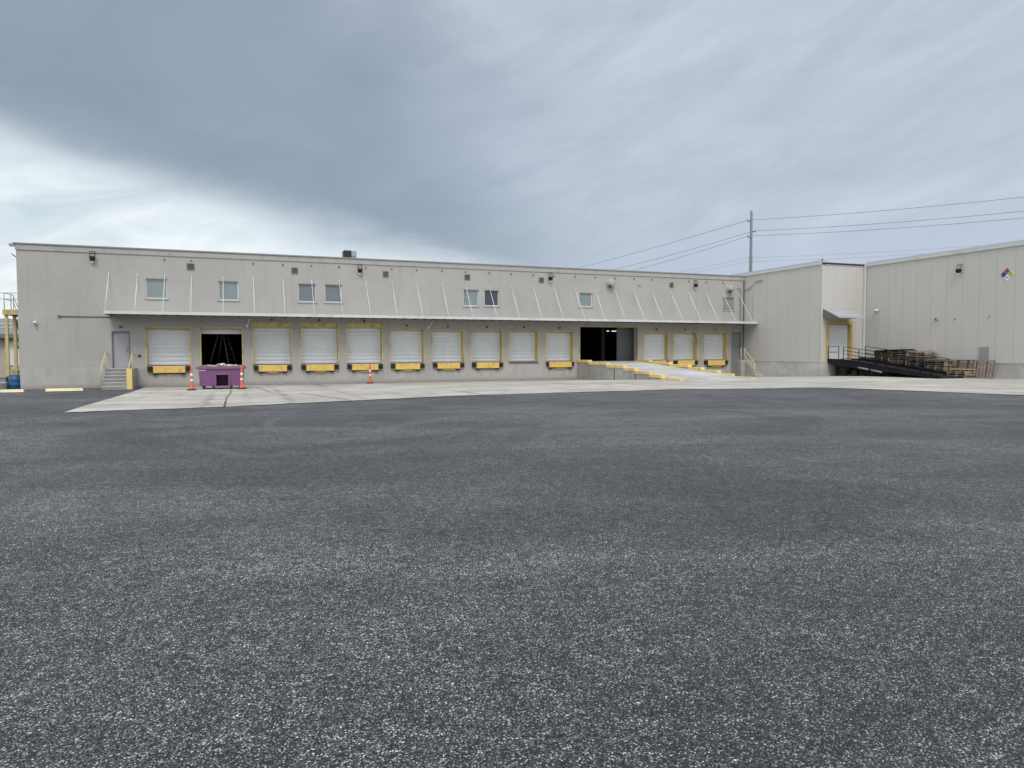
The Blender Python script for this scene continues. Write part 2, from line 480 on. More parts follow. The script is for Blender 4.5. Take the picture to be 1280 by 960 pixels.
M['winframe_dark'] = paint('grey_window_trim', (0.17, 0.165, 0.155), 0.6, 0.1)
M['glass'] = mat_glass('greenish_window_glass', (0.20, 0.25, 0.25))
M['glass_dark'] = mat_glass('dark_window_glass', (0.055, 0.065, 0.075))
M['glass_mid'] = mat_glass('grey_window_glass', (0.15, 0.185, 0.20))
M['blind'] = paint('boarded_window_paint', (0.245, 0.24, 0.225), 0.8, 0.1)
M['asphalt'] = mat_asphalt()
M['apron'] = mat_concrete('worn_concrete_apron', (0.48, 0.455, 0.405), True, 0.50)
M['ramp'] = mat_concrete('concrete_ramp_deck', (0.50, 0.49, 0.465), False, 0.35)
M['rampwall'] = mat_concrete('concrete_ramp_side', (0.39, 0.38, 0.35), False, 0.35)
M['steps'] = mat_concrete('grey_concrete_steps', (0.27, 0.275, 0.27), False, 0.3)
M['nosing'] = paint('worn_step_nosing', (0.50, 0.49, 0.44), 0.8, 0.12)
M['tar'] = paint('crack_tar', (0.06, 0.055, 0.05), 0.7, 0.3, 6)
M['purple'] = paint('purple_dumpster_paint', (0.185, 0.075, 0.185), 0.55, 0.25, 2.5, dirt=(0.12, 0.05, 0.07), dirt_amt=0.6, dscale=2.5)
M['purple_rim'] = paint('scuffed_purple_paint', (0.20, 0.105, 0.19), 0.6, 0.2, 5, dirt=(0.13, 0.08, 0.085), dirt_amt=0.7, dscale=4)
M['ladder'] = paint('dull_ladder_rail', (0.13, 0.13, 0.13), 0.6, 0.1)
M['colshade'] = paint('shaded_column_paint', (0.10, 0.085, 0.055), 0.8, 0.2)  # yellow column, the dimness of the interior put into its colour
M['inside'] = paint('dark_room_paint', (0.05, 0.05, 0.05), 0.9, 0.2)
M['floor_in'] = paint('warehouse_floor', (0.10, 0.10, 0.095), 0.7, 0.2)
M['orange'] = paint('orange_plastic', (0.66, 0.13, 0.065), 0.5, 0.12, 6, dirt=(0.3, 0.1, 0.06), dirt_amt=0.4)
M['reflect'] = paint('white_reflective_band', (0.78, 0.74, 0.70), 0.35, 0.06)
M['blue'] = paint('blue_plastic_drum', (0.018, 0.095, 0.21), 0.45, 0.15, 3)
M['wood'] = mat_wood('weathered_pallet_wood', (0.230, 0.185, 0.150))
M['wood_tan'] = mat_wood('fresh_tan_wood', (0.42, 0.285, 0.15), 0.3)
M['wood_dark'] = mat_wood('old_dark_wood', (0.13, 0.105, 0.09))
M['pole'] = paint('weathered_steel_pole', (0.17, 0.185, 0.21), 0.7, 0.12, 1.0)
M['wire'] = paint('power_cable', (0.16, 0.17, 0.19), 0.7, 0.1)
M['red'] = paint('sign_red', (0.34, 0.075, 0.065), 0.5, 0.08)
M['sblue'] = paint('sign_blue', (0.045, 0.095, 0.245), 0.5, 0.08)
M['syellow'] = paint('sign_yellow', (0.58, 0.53, 0.12), 0.5, 0.08)
M['swhite'] = paint('sign_white', (0.78, 0.78, 0.77), 0.5, 0.04)
M['sblack'] = paint('sign_black', (0.03, 0.03, 0.03), 0.5, 0.1)
M['nwall'] = paint('pinkish_beige_wall', (0.42, 0.37, 0.33), 0.8, 0.08, 1, dirt=(0.3, 0.26, 0.23), dirt_amt=0.3)
M['nroof'] = paint('grey_metal_roof', (0.20, 0.205, 0.215), 0.5, 0.12, 1)
M['whiteplastic'] = paint('white_plastic', (0.66, 0.66, 0.65), 0.45, 0.08)
M['grime'] = paint('grey_bin_plastic', (0.22, 0.235, 0.25), 0.6, 0.2, 4)
M['card'] = paint('cardboard', (0.42, 0.33, 0.24), 0.85, 0.15)
M['lamp'] = mat_emit('lit_tube', (0.9, 0.95, 1.0), 0.9)
M['greypatch'] = paint('repaint_patch', (0.27, 0.268, 0.255), 0.7, 0.06)


# ------------------------------------------------------------------ mesh helpers
class MB:
    def __init__(self):
        self.v = []
        self.f = []
        self.s = []

    def face(self, pts, smooth=False):
        n = len(self.v)
        self.v += [tuple(p) for p in pts]
        self.f.append(tuple(range(n, n+len(pts))))
        self.s.append(smooth)
        return self

    def hexa(self, b, t):
        """box from 4 bottom and 4 top corners (ccw seen from above)"""
        n = len(self.v)
        self.v += [tuple(p) for p in b] + [tuple(p) for p in t]
        for f in ((3, 2, 1, 0), (4, 5, 6, 7), (0, 1, 5, 4), (1, 2, 6, 5), (2, 3, 7, 6), (3, 0, 4, 7)):
            self.f.append(tuple(n+i for i in f))
            self.s.append(False)
        return self

    def box(self, x0, x1, y0, y1, z0, z1):
        return self.hexa([(x0, y0, z0), (x1, y0, z0), (x1, y1, z0), (x0, y1, z0)],
                         [(x0, y0, z1), (x1, y0, z1), (x1, y1, z1), (x0, y1, z1)])

    def cbox(self, x0, x1, y0, y1, z0, z1, c=0.01):
        """box with chamfered edges"""
        bm = bmesh.new()
        bmesh.ops.create_cube(bm, size=1)
        for v in bm.verts:
            v.co = Vector(((x0+x1)/2+v.co.x*(x1-x0), (y0+y1)/2+v.co.y*(y1-y0), (z0+z1)/2+v.co.z*(z1-z0)))
        bmesh.ops.bevel(bm, geom=bm.edges[:], offset=c, segments=2, affect='EDGES', profile=0.6)
        return self.add_bm(bm)

    def add_bm(self, bm, mat=None, smooth=False):
        n = len(self.v)
        bm.verts.index_update()
        for v in bm.verts:
            self.v.append(tuple(mat @ v.co if mat else v.co))
        for f in bm.faces:
            self.f.append(tuple(n+v.index for v in f.verts))
            self.s.append(smooth)
        bm.free()
        return self

    def tube(self, pts, r, n=8, r2=None, caps=True):
        pts = [Vector(p) for p in pts]
        k = len(pts)
        base = len(self.v)
        for i, p in enumerate(pts):
            d = (pts[min(i+1, k-1)] - pts[max(i-1, 0)]).normalized()
            up = Vector((0, 0, 1)) if abs(d.z) < 0.95 else Vector((1, 0, 0))
            a = d.cross(up).normalized()
            b_ = a.cross(d)
            rr = r if r2 is None else r + (r2-r)*i/(k-1)
            for j in range(n):
                an = 2*math.pi*j/n
                self.v.append(tuple(p + a*(rr*math.cos(an)) + b_*(rr*math.sin(an))))
        for i in range(k-1):
            for j in range(n):
                j2 = (j+1) % n
                self.f.append((base+i*n+j, base+i*n+j2, base+(i+1)*n+j2, base+(i+1)*n+j))
                self.s.append(n > 5)
        if caps:
            self.f.append(tuple(base+j for j in reversed(range(n))))
            self.s.append(False)
            self.f.append(tuple(base+(k-1)*n+j for j in range(n)))
            self.s.append(False)
        return self

    def lathe(self, prof, n=24, loc=(0, 0, 0), mat=None):
        """prof: list of (r, z)"""
        base = len(self.v)
        for (r, z) in prof:
            for j in range(n):
                a = 2*math.pi*j/n
                p = Vector((r*math.cos(a), r*math.sin(a), z))
                if mat:
                    p = mat @ p
                self.v.append(tuple(p + Vector(loc)))
        for i in range(len(prof)-1):
            for j in range(n):
                j2 = (j+1) % n
                self.f.append((base+i*n+j, base+i*n+j2, base+(i+1)*n+j2, base+(i+1)*n+j))
                self.s.append(True)
        self.f.append(tuple(base+j for j in reversed(range(n))))
        self.s.append(False)
        self.f.append(tuple(base+(len(prof)-1)*n+j for j in range(n)))
        self.s.append(False)
        return self

    def build(self, name, mat, parent=None):
        off = ORG.get(parent.name, Vector((0, 0, 0))) if parent else Vector((0, 0, 0))
        me = bpy.data.meshes.new(name)
        me.from_pydata([tuple(Vector(v)-off) for v in self.v], [], self.f)
        for i, p in enumerate(me.polygons):
            p.use_smooth = self.s[i]
        bm = bmesh.new()
        bm.from_mesh(me)
        bmesh.ops.remove_doubles(bm, verts=bm.verts, dist=0.0004)
        bmesh.ops.recalc_face_normals(bm, faces=bm.faces)
        bm.to_mesh(me)
        bm.free()
        me.materials.append(M[mat] if isinstance(mat, str) else mat)
        o = bpy.data.objects.new(name, me)
        col.objects.link(o)
        if parent:
            o.parent = parent
            ORG[o.name] = off
        return o


ORG = {}


def tag(o, label=None, cat=None, group=None, kind=None):
    if label:
        o['label'] = label
    if cat:
        o['category'] = cat
    if group:
        o['group'] = group
    if kind:
        o['kind'] = kind
    return o


def thing(name, loc, label, cat, group=None, rz=0.0, local=False):
    """Empty at the thing's base; world-built parts subtract its location unless local"""
    e = bpy.data.objects.new(name, None)
    e.empty_display_size = 0.2
    col.objects.link(e)
    e.location = loc
    e.rotation_euler = (0, 0, rz)
    ORG[e.name] = Vector((0, 0, 0)) if local else Vector(loc)
    return tag(e, label, cat, group)


def copy_tree(o, parent=None):
    c_ = o.copy()
    col.objects.link(c_)
    if parent is not None:
        c_.parent = parent
    for ch in list(o.children):
        copy_tree(ch, c_)
    return c_


def sstep(t):
    t = max(0.0, min(1.0, t))
    return t*t*(3-2*t)


def g(y, x=30.0):
    """the yard falls gently to the foot of the dock wall at y = 40, over a longer slope at the left"""
    span = 11.0 + 14.0*(1-sstep((x+2.0)/20.0))
    return 0.30*sstep((40.0-y)/span)


def text_mesh(txt, size, depth=0.004):
    cu = bpy.data.curves.new('t', 'FONT')
    cu.body = txt
    cu.size = size
    cu.align_x = 'CENTER'
    cu.align_y = 'CENTER'
    cu.extrude = depth
    to = bpy.data.objects.new('t', cu)
    col.objects.link(to)
    dg = bpy.context.evaluated_depsgraph_get()
    dg.update()
    me = bpy.data.meshes.new_from_object(to.evaluated_get(dg))
    bm = bmesh.new()
    bm.from_mesh(me)
    bpy.data.objects.remove(to)
    bpy.data.meshes.remove(me)
    return bm


def wall_holes(mb, a0, a1, z0, z1, holes, P, depth):
    """wall sheet with rectangular holes; P(a, d, z) maps along/into/up; hole = (a0,a1,z0,z1)"""
    xs = sorted({a0, a1} | {h[0] for h in holes} | {h[1] for h in holes})
    zs = sorted({z0, z1} | {h[2] for h in holes} | {h[3] for h in holes})
    for i in range(len(xs)-1):
        for j in range(len(zs)-1):
            cx, cz = (xs[i]+xs[i+1])/2, (zs[j]+zs[j+1])/2
            if any(h[0] < cx < h[1] and h[2] < cz < h[3] for h in holes):
                continue
            for d in (0, depth):
                mb.face([P(xs[i], d, zs[j]), P(xs[i+1], d, zs[j]), P(xs[i+1], d, zs[j+1]), P(xs[i], d, zs[j+1])])
    for h in holes:
        c4 = [(h[0], h[2]), (h[1], h[2]), (h[1], h[3]), (h[0], h[3])]
        for k in range(4):
            (pa, pz), (qa, qz) = c4[k], c4[(k+1) % 4]
            mb.face([P(pa, 0, pz), P(qa, 0, qz), P(qa, depth, qz), P(pa, depth, pz)])
    c4 = [(a0, z0), (a1, z0), (a1, z1), (a0, z1)]
    for k in range(4):
        (pa, pz), (qa, qz) = c4[k], c4[(k+1) % 4]
        mb.face([P(pa, 0, pz), P(qa, 0, qz), P(qa, depth, qz), P(pa, depth, pz)])


# ================================================================== GROUND
ys = [-400, -150, -60, -30, -20, -12, -6, 0, 6, 12] + [15+0.5*i for i in range(51)] + [41, 44, 50, 60, 80, 120, 200, 400, 900]
xs = [-900, -400, -200, -100, -50, -25, -12, -6] + [-2+i for i in range(21)] + [20, 30, 40, 60, 100, 200, 400, 900]
mb = MB()
for i in range(len(xs)-1):
    for j in range(len(ys)-1):
        mb.face([(a_, b_, g(b_, a_)) for a_, b_ in ((xs[i], ys[j]), (xs[i+1], ys[j]), (xs[i+1], ys[j+1]), (xs[i], ys[j+1]))], True)
tag(mb.build('asphalt_yard', 'asphalt'), kind='structure')

front = [(-4.45, 19.75), (-0.42, 20.26), (2.6, 21.15), (6.3, 21.9), (11, 22.1), (15.2, 22.35), (18.6, 21.5), (21.2, 21.1), (22.0, 19.6), (22.4, 18.0), (23.3, 14.8), (24.4, 11), (26, 4), (36.45, -8)]


def fr(x):
    for (a, ya), (b, yb) in zip(front, front[1:]):
        if a <= x <= b:
            return ya + (yb-ya)*(x-a)/(b-a) + 0.045*math.sin(x*5.1)+0.035*math.sin(x*11.7+1)+0.05*math.sin(x*1.3)
    return front[-1][1]


cols_ = [-4.45 + 0.225*i for i in range(115)] + [21.4+0.2*i for i in range(0, 21)] + [26, 28, 30, 32, 32.97]
mb = MB()
NR = 30
for i in range(len(cols_)-1):
    xa, xb = cols_[i], cols_[i+1]
    for j in range(NR):
        def pt(x, k):
            y = fr(x) + (39.995-fr(x))*k/NR
            xx = x
            xx = x + (0.52*(1-k/NR)-0.1)*max(0.0, 1-(x+4.45)/2.2)
            return (xx, y, g(y, xx)+0.016)
        mb.face([pt(xa, j), pt(xb, j), pt(xb, j+1), pt(xa, j+1)], True)
for i in range(8):                       # in front of the metal wing
    xa, xb = 32.97+i*0.435, 32.97+(i+1)*0.435
    for j in range(NR):
        def pt(x, k):
            y = fr(x) + (32.965-fr(x))*k/NR
            return (x, y, g(y, x)+0.016)
        mb.face([pt(xa, j), pt(xb, j), pt(xb, j+1), pt(xa, j+1)], True)
tag(mb.build('concrete_apron', 'apron'), kind='structure')


def crack(pts, wd):
    mbc = MB()
    for (a, b) in zip(pts, pts[1:]):
        a_, b_ = Vector((a[0], a[1])), Vector((b[0], b[1]))
        n = Vector((-(b_-a_).y, (b_-a_).x)).normalized()*wd/2
        z1, z2 = g(a[1], a[0])+0.022, g(b[1], b[0])+0.022
        mbc.face([(a_.x-n.x, a_.y-n.y, z1), (b_.x-n.x, b_.y-n.y, z2), (b_.x+n.x, b_.y+n.y, z2), (a_.x+n.x, a_.y+n.y, z1)])
    return mbc


def wander(p0, p1, n, amp):
    out = []
    for i in range(n+1):
        t = i/n
        out.append((p0[0]+(p1[0]-p0[0])*t+random.uniform(-amp, amp)*(0 < i < n), p0[1]+(p1[1]-p0[1])*t))
    return out


mb = MB()
for (p0, p1, n, amp, wd) in (((-0.41, 20.3), (-0.44, 23.6), 5, 0.012, 0.05), ((-0.44, 24.0), (-0.38, 33.0), 18, 0.05, 0.03),
                             ((2.1, 28.3), (3.06, 21.3), 16, 0.03, 0.05), ((0.72, 37.4), (1.2, 28.9), 16, 0.05, 0.04), ((8.2, 33.0), (9.2, 24.0), 16, 0.06, 0.03), ((13.0, 36.0), (13.6, 26.0), 16, 0.06, 0.03)):
    c_ = crack(wander(p0, p1, n, amp), wd)
    for f in c_.f:
        mb.face([c_.v[i] for i in f])
tag(mb.build('pavement_crack', 'tar'), kind='structure')

# ================================================================== WAREHOUSE
WX0, WX1, WZ = -9.90, 33.0, 6.98
WH = thing('warehouse', (11.5, 40, 0), 'long grey painted block warehouse with a row of dock doors under a thin canopy', 'warehouse')
doors = [  # outer frame x0, x1, bottom, top, tall header, leveler, open
    (-4.48, -2.36, 1.08, 3.07, 0, 1, 0), (-1.95, 0.16, 1.09, 3.10, 0, 0, 1), (0.59, 2.66, 1.09, 3.40, 1, 1, 0),
    (3.05, 5.16, 1.10, 3.41, 1, 1, 0), (5.52, 7.62, 1.11, 3.43, 1, 1, 0), (7.98, 10.05, 1.12, 3.12, 0, 1, 0),
    (10.46, 12.47, 1.14, 3.08, 0, 1, 0), (12.87, 14.94, 1.14, 3.09, 0, 1, 0), (15.30, 17.30, 1.14, 3.10, 0, 0, 0),
    (17.73, 19.73, 1.15, 3.08, 0, 2, 0), (24.81, 26.80, 1.17, 3.06, 0, 1, 0), (27.11, 29.10, 1.17, 3.07, 0, 1, 0),
    (29.56, 31.60, 1.16, 3.07, 0, 1, 0)]
BIG = (20.12, 24.45, 1.15, 3.40)
windows = [(-4.40, -3.43, 4.52, 5.53, 'glass'), (-1.00, -0.02, 4.52, 5.52, 'glass'), (3.02, 3.96, 4.52, 5.52, 'glass_mid'), (4.43, 5.37, 4.53, 5.52, 'glass_mid'),
           (12.44, 13.41, 4.50, 5.48, 'glass'), (13.76, 14.70, 4.53, 5.48, 'glass_dark'), (20.13, 21.05, 4.62, 5.51, 'glass')]
FW = 0.05
DREC = 0.42
MAN = (-5.99, -5.17, 0.99, 2.84)
MAN2 = (31.93, 32.76, 1.18, 3.12)
holes = [(d[0]+FW, d[1]-FW, d[2], d[3]-FW) for d in doors]
holes.append((BIG[0]+FW, BIG[1]-FW, BIG[2], BIG[3]-FW))
holes += [w_[:4] for w_ in windows]
holes.append((31.20, 32.09, 4.61, 5.50))
holes += [MAN, MAN2]
mb = MB()
wall_holes(mb, WX0, WX1, -0.3, WZ, holes, lambda a, d, z: (a, 40+d, z), 0.5)
mb.build('front_wall', 'wall', WH)
mb = MB().box(WX0, WX0+0.4, 40.5, 84, -0.3, WZ)
mb.build('side_wall', 'wall', WH)
mb = MB().box(WX0+0.4, 60, 83.6, 84, -0.3, WZ)
mb.build('rear_wall', 'wall', WH)
MB().box(WX0+0.4, 60, 40.5, 83.6, 6.55, 6.7).build('roof', 'roof', WH)
# interior: dark store
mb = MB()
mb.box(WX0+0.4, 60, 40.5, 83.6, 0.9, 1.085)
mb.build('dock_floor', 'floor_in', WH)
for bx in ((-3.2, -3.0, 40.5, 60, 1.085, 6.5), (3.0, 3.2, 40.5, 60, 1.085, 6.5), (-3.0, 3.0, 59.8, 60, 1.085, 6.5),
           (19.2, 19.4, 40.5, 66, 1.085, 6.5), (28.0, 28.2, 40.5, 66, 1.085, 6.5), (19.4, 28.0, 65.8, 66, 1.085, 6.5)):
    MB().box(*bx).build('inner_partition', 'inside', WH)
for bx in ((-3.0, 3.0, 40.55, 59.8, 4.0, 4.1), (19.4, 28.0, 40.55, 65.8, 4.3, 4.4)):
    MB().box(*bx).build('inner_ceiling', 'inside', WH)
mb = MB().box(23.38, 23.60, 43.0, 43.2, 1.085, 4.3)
mb.build('inner_column', 'colshade', WH)
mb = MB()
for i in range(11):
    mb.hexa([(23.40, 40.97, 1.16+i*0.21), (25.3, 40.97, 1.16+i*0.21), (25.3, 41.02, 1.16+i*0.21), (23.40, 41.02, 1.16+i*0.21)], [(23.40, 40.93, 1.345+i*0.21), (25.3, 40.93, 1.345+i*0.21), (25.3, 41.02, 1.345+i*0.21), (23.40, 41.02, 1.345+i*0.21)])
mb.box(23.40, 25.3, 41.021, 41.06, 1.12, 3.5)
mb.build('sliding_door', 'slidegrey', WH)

# parapet band and coping
mb = MB().box(WX0-0.03, WX1, 39.955, 40.0, 6.70, WZ)
mb.box(WX0-0.03, WX0, 40.0, 84, 6.70, WZ)
mb.build('parapet_band', 'band', WH)
mb = MB().box(WX0-0.10, WX1, 39.90, 40.55, WZ, WZ+0.055).box(WX0-0.10, WX0+0.5, 40.55, 84, WZ, WZ+0.055)
mb.build('coping', 'coping', WH)
mb = MB().box(WX0-0.26, WX0-0.04, 39.93, 40.12, WZ-0.13, WZ-0.005)
mb.build('scupper_spout', 'coping', WH)
MB().tube([(WX0-0.005, 40.1, 6.35), (WX0-0.12, 40.05, 6.43), (WX0-0.2, 40.05, 6.5)], 0.022, 6).build('cable_bracket', 'darkmetal', WH)
# wall ties above every rod
rods = [-6.03, -4.76, -3.52, -2.27, -0.76, 0.74, 2.24, 3.73, 5.21, 6.69, 8.17, 9.62, 11.13, 12.58, 14.06, 15.48, 16.94, 18.35, 19.80, 21.22, 22.68, 24.09, 25.46, 26.94, 28.36, 29.77, 31.17, 32.54]
for rx in rods[1::1]:
    if random.random() < 0.8:
        MB().box(rx-0.035, rx+0.035, 39.96, 40.001, 6.46+random.uniform(-0.02, 0.02), 6.55).build('wall_tie', 'louver', WH)
# dark joint line and conduit
MB().tube([(-8.20, 39.965, 3.55), (-6.0, 39.965, 3.55)], 0.022, 6).box(-8.26, -8.14, 39.93, 40.0, 3.50, 3.60).build('conduit', 'louver', WH)
MB().tube([(32.3, 39.96, 6.15), (32.62, 39.96, 6.15), (32.62, 39.96, 3.9)], 0.03, 6).build('conduit', 'wall', WH)
MB().box(32.88, 32.95, 39.94, 39.999, -0.2, 6.65).build('corner_seal', 'louver', WH)


# canopy
CZ, CD = 3.78, 1.48
mb = MB()
mb.box(-6.02, 32.93, 40-CD+0.05, 39.995, CZ-0.05, CZ-0.01)
can = mb.build('canopy', 'canopy', WH)
mb = MB().box(-6.07, 32.93, 40-CD, 40-CD+0.05, CZ-0.145, CZ)
mb.box(-6.07, -6.02, 40-CD+0.05, 39.99, CZ-0.17, CZ)
mb.build('fascia', 'canopy', can)
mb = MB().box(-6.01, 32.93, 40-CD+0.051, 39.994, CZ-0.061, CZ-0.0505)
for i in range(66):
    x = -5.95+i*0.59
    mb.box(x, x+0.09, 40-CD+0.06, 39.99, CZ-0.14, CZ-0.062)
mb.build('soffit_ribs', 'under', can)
for rx in rods:
    mb = MB().tube([(rx, 39.99, 5.71), (rx, 40-CD+0.06, CZ-0.02)], 0.0155, 6)
    mb.box(rx-0.022, rx+0.022, 39.972, 39.999, 5.66, 5.74)
    mb.build('tie_rod', 'whitesteel', can)

# dock doors
for (x0, x1, z0, z1, tall, lev, opn) in doors:
    zt = z1-FW-(0.21 if tall else 0.0)
    a, b = x0+FW, x1-FW
    mb = MB()
    yd = 40+DREC
    bot = z0
    if opn:
        bot = zt-0.30
    n = (10 if tall else 9) if not opn else 1
    hh = (zt-bot)/n
    for k in range(n):
        zb = bot+k*hh
        zt_ = zb+hh
        zm = zb+hh*0.55
        xa_, xb_ = a+0.012, b-0.012
        mb.hexa([(xa_, yd+0.004, zb+0.014), (xb_, yd+0.004, zb+0.014), (xb_, yd+0.05, zb+0.014), (xa_, yd+0.05, zb+0.014)],
                [(xa_, yd-0.018, zm), (xb_, yd-0.018, zm), (xb_, yd+0.05, zm), (xa_, yd+0.05, zm)])
        mb.hexa([(xa_, yd-0.018, zm+0.001), (xb_, yd-0.018, zm+0.001), (xb_, yd+0.05, zm+0.001), (xa_, yd+0.05, zm+0.001)],
                [(xa_, yd+0.012, zt_-0.014), (xb_, yd+0.012, zt_-0.014), (xb_, yd+0.05, zt_-0.014), (xa_, yd+0.05, zt_-0.014)])
    mb.box(a+0.012, b-0.012, yd+0.02, yd+0.045, bot, zt)
    dr = mb.build('dock_door', 'doorwhite', WH)
    if opn:
        dr['label'] = 'open dock door rolled up to its lowest panel'
    else:
        mb = MB().box(a+0.02, b-0.02, yd-0.012, yd+0.03, z0+0.0, z0+0.035)
        mb.build('bottom_seal', 'rubber', dr)
    fr_m = 'dullyellow'
    mb = MB()
    mb.box(x0, a, 39.975, 39.999, z0-0.02, z1).box(b, x1, 39.975, 39.999, z0-0.02, z1).box(a, b, 39.975, 39.999, z1-FW, z1)
    mb.box(a+0.001, a+0.012, 39.975, yd+0.06, z0, z1-FW-0.001).box(b-0.012, b-0.001, 39.975, yd+0.06, z0, z1-FW-0.001)
    mb.box(a+0.013, b-0.013, 39.98, yd+0.06, z1-FW-0.012, z1-FW-0.001)
    mb.build('door_frame', fr_m, dr)
    if tall:
        MB().box(a+0.014, b-0.014, 40.05, yd+0.06, zt, z1-FW-0.013).build('header_panel', 'dullyellow', dr)
    if lev:
        bw = 0.27 if lev == 1 else 0.17
        la, lb = x0+0.05+bw, x1-0.02-bw
        mb = MB().cbox(la+0.01, lb-0.01, 39.86, 39.93, z0-0.36, z0-0.005, 0.012)
        lv = mb.build('dock_leveler', 'yellow', WH)
        mb = MB().cbox(la-0.01, lb+0.01, 39.90, 39.998, z0-0.40, z0-0.365, 0.006)
        mb.box(la+0.0, la+0.22, 39.87, 39.97, z0-0.44, z0-0.402).box(lb-0.22, lb, 39.87, 39.97, z0-0.44, z0-0.402)
        mb.box(la+0.02, lb-0.02, 39.932, 39.997, z0-0.36, z0-0.01)
        mb.build('lip_keeper', 'rubber', lv)
        if random.random() < 0.7:
            w_ = random.uniform(0.5, 0.9)
            cxm = (la+lb)/2
            MB().box(cxm-w_/2, cxm+w_/2, 39.88, 39.99, z0-0.43, z0-0.402).build('lip_hinge', 'yellow', lv)
        for (ba, bb) in ((x0+0.05, x0+0.05+bw), (x1-0.02-bw, x1-0.02)):
            mb = MB()
            for k in range(5):
                kz = z0-0.02-0.26*(k+1)/5
                mb.cbox(ba+0.02, bb-0.02, 39.84, 39.998, kz, kz+0.26/5-0.004, 0.008)
            mb.build('dock_bumper', 'rubber', WH)
        # pit drain marks below
        if random.random() < 0.6:
            cxm = (la+lb)/2
            mb = MB().box(cxm-0.05, cxm-0.02, 39.972, 39.999, 0.02, z0-0.5).box(cxm+0.05, cxm+0.08, 39.972, 39.999, 0.18, z0-0.5)
            mb.box(cxm-0.2, cxm+0.22, 39.97, 39.999, z0-0.50, z0-0.47)
            mb.build('drain_bracket', 'plinth', WH)
    elif not opn:
        MB().box(x0+0.02, x1-0.02, 39.93, 40.0, z0-0.05, z0-0.021).build('door_sill', 'darkmetal', WH)

# wide doorway frame
mb = MB()
x0, x1, z0, z1 = BIG
mb.box(x0, x0+FW, 39.975, 39.999, z0-0.02, z1).box(x1-FW, x1, 39.975, 39.999, z0-0.02, z1).box(x0+FW, x1-FW, 39.975, 39.999, z1-FW, z1)
mb.build('doorway_frame', 'dullyellow', WH)

# walk doors
for (x0, x1, z0, z1), mm, lab in ((MAN, 'lavender', 'lavender grey steel walk door'), (MAN2, 'doorgrey', 'dark grey walk door in the corner')):
    mb = MB().box(x0+0.045, x1-0.045, 40.10, 40.15, z0+0.01, z1-0.045)
    d_ = mb.build('walk_door', mm, WH)
    d_['label'] = lab
    mb = MB().box(x0+0.001, x0+0.043, 39.985, 40.18, z0, z1-0.001).box(x1-0.043, x1-0.001, 39.985, 40.18, z0, z1-0.001).box(x0+0.043, x1-0.043, 39.985, 40.18, z1-0.043, z1-0.001)
    mb.build('frame', 'winframe_dark' if mm == 'lavender' else 'doorgrey', d_)
    mb = MB().tube([(x1-0.11, 40.10, z0+0.86), (x1-0.11, 40.03, z0+0.86), (x1-0.20, 40.03, z0+0.86)], 0.014, 6)
    mb.lathe([(0.03, 0), (0.03, 0.02)], 10, (x1-0.11, 40.095, z0+1.0), Matrix.Rotation(R(90), 4, 'X'))
    mb.build('handle', 'darkmetal', d_)

# windows
for (x0, x1, z0, z1, gm) in windows:
    mb = MB()
    t_ = 0.05
    yo, yi = 40.09, 40.16
    mb.box(x0+0.001, x0+t_, yo, yi, z0+0.001, z1-0.001).box(x1-t_, x1-0.001, yo, yi, z0+0.001, z1-0.001)
    mb.box(x0+t_, x1-t_, yo, yi, z0+0.001, z0+t_).box(x0+t_, x1-t_, yo, yi, z1-t_*0.6, z1-0.001)
    wf = mb.build('window', 'winframe', WH)
    MB().box(x0+t_, x1-t_, 40.12, 40.14, z0+t_, z1-t_*0.6).build('pane', gm, wf)
    MB().box(x0-0.05, x1+0.05, 39.95, 40.088, z0-0.055, z0-0.002).build('sill', 'band', wf)
mb = MB().box(31.201, 32.089, 40.08, 40.12, 4.611, 5.499)
bw = mb.build('window', 'blind', WH)
bw['label'] = 'boarded up window painted wall grey'
MB().box(31.16, 32.13, 39.95, 40.07, 4.555, 4.608).build('sill', 'band', bw)

# louvered vents
for (x0, x1) in ((-2.47, -2.13), (2.69, 3.01), (7.66, 7.97), (12.52, 12.84), (17.33, 17.64), (26.83, 27.11)):
    mb = MB()
    z0, z1 = 6.04, 6.36
    mb.box(x0, x0+0.03, 39.96, 39.999, z0, z1).box(x1-0.03, x1, 39.96, 39.999, z0, z1).box(x0+0.03, x1-0.03, 39.96, 39.999, z0, z0+0.03).box(x0+0.03, x1-0.03, 39.96, 39.999, z1-0.03, z1)
    for k in range(5):
        zb = z0+0.035+k*0.05
        mb.hexa([(x0+0.03, 39.965, zb), (x1-0.03, 39.965, zb), (x1-0.03, 39.998, zb+0.03), (x0+0.03, 39.998, zb+0.03)],
                [(x0+0.03, 39.965, zb+0.012), (x1-0.03, 39.965, zb+0.012), (x1-0.03, 39.998, zb+0.042), (x0+0.03, 39.998, zb+0.042)])
    v = mb.build('wall_vent', 'louver', WH)
    MB().box(x0+0.03, x1-0.03, 39.9985, 39.9995, z0+0.03, z1-0.03).build('vent_mesh', 'darkmetal', v)

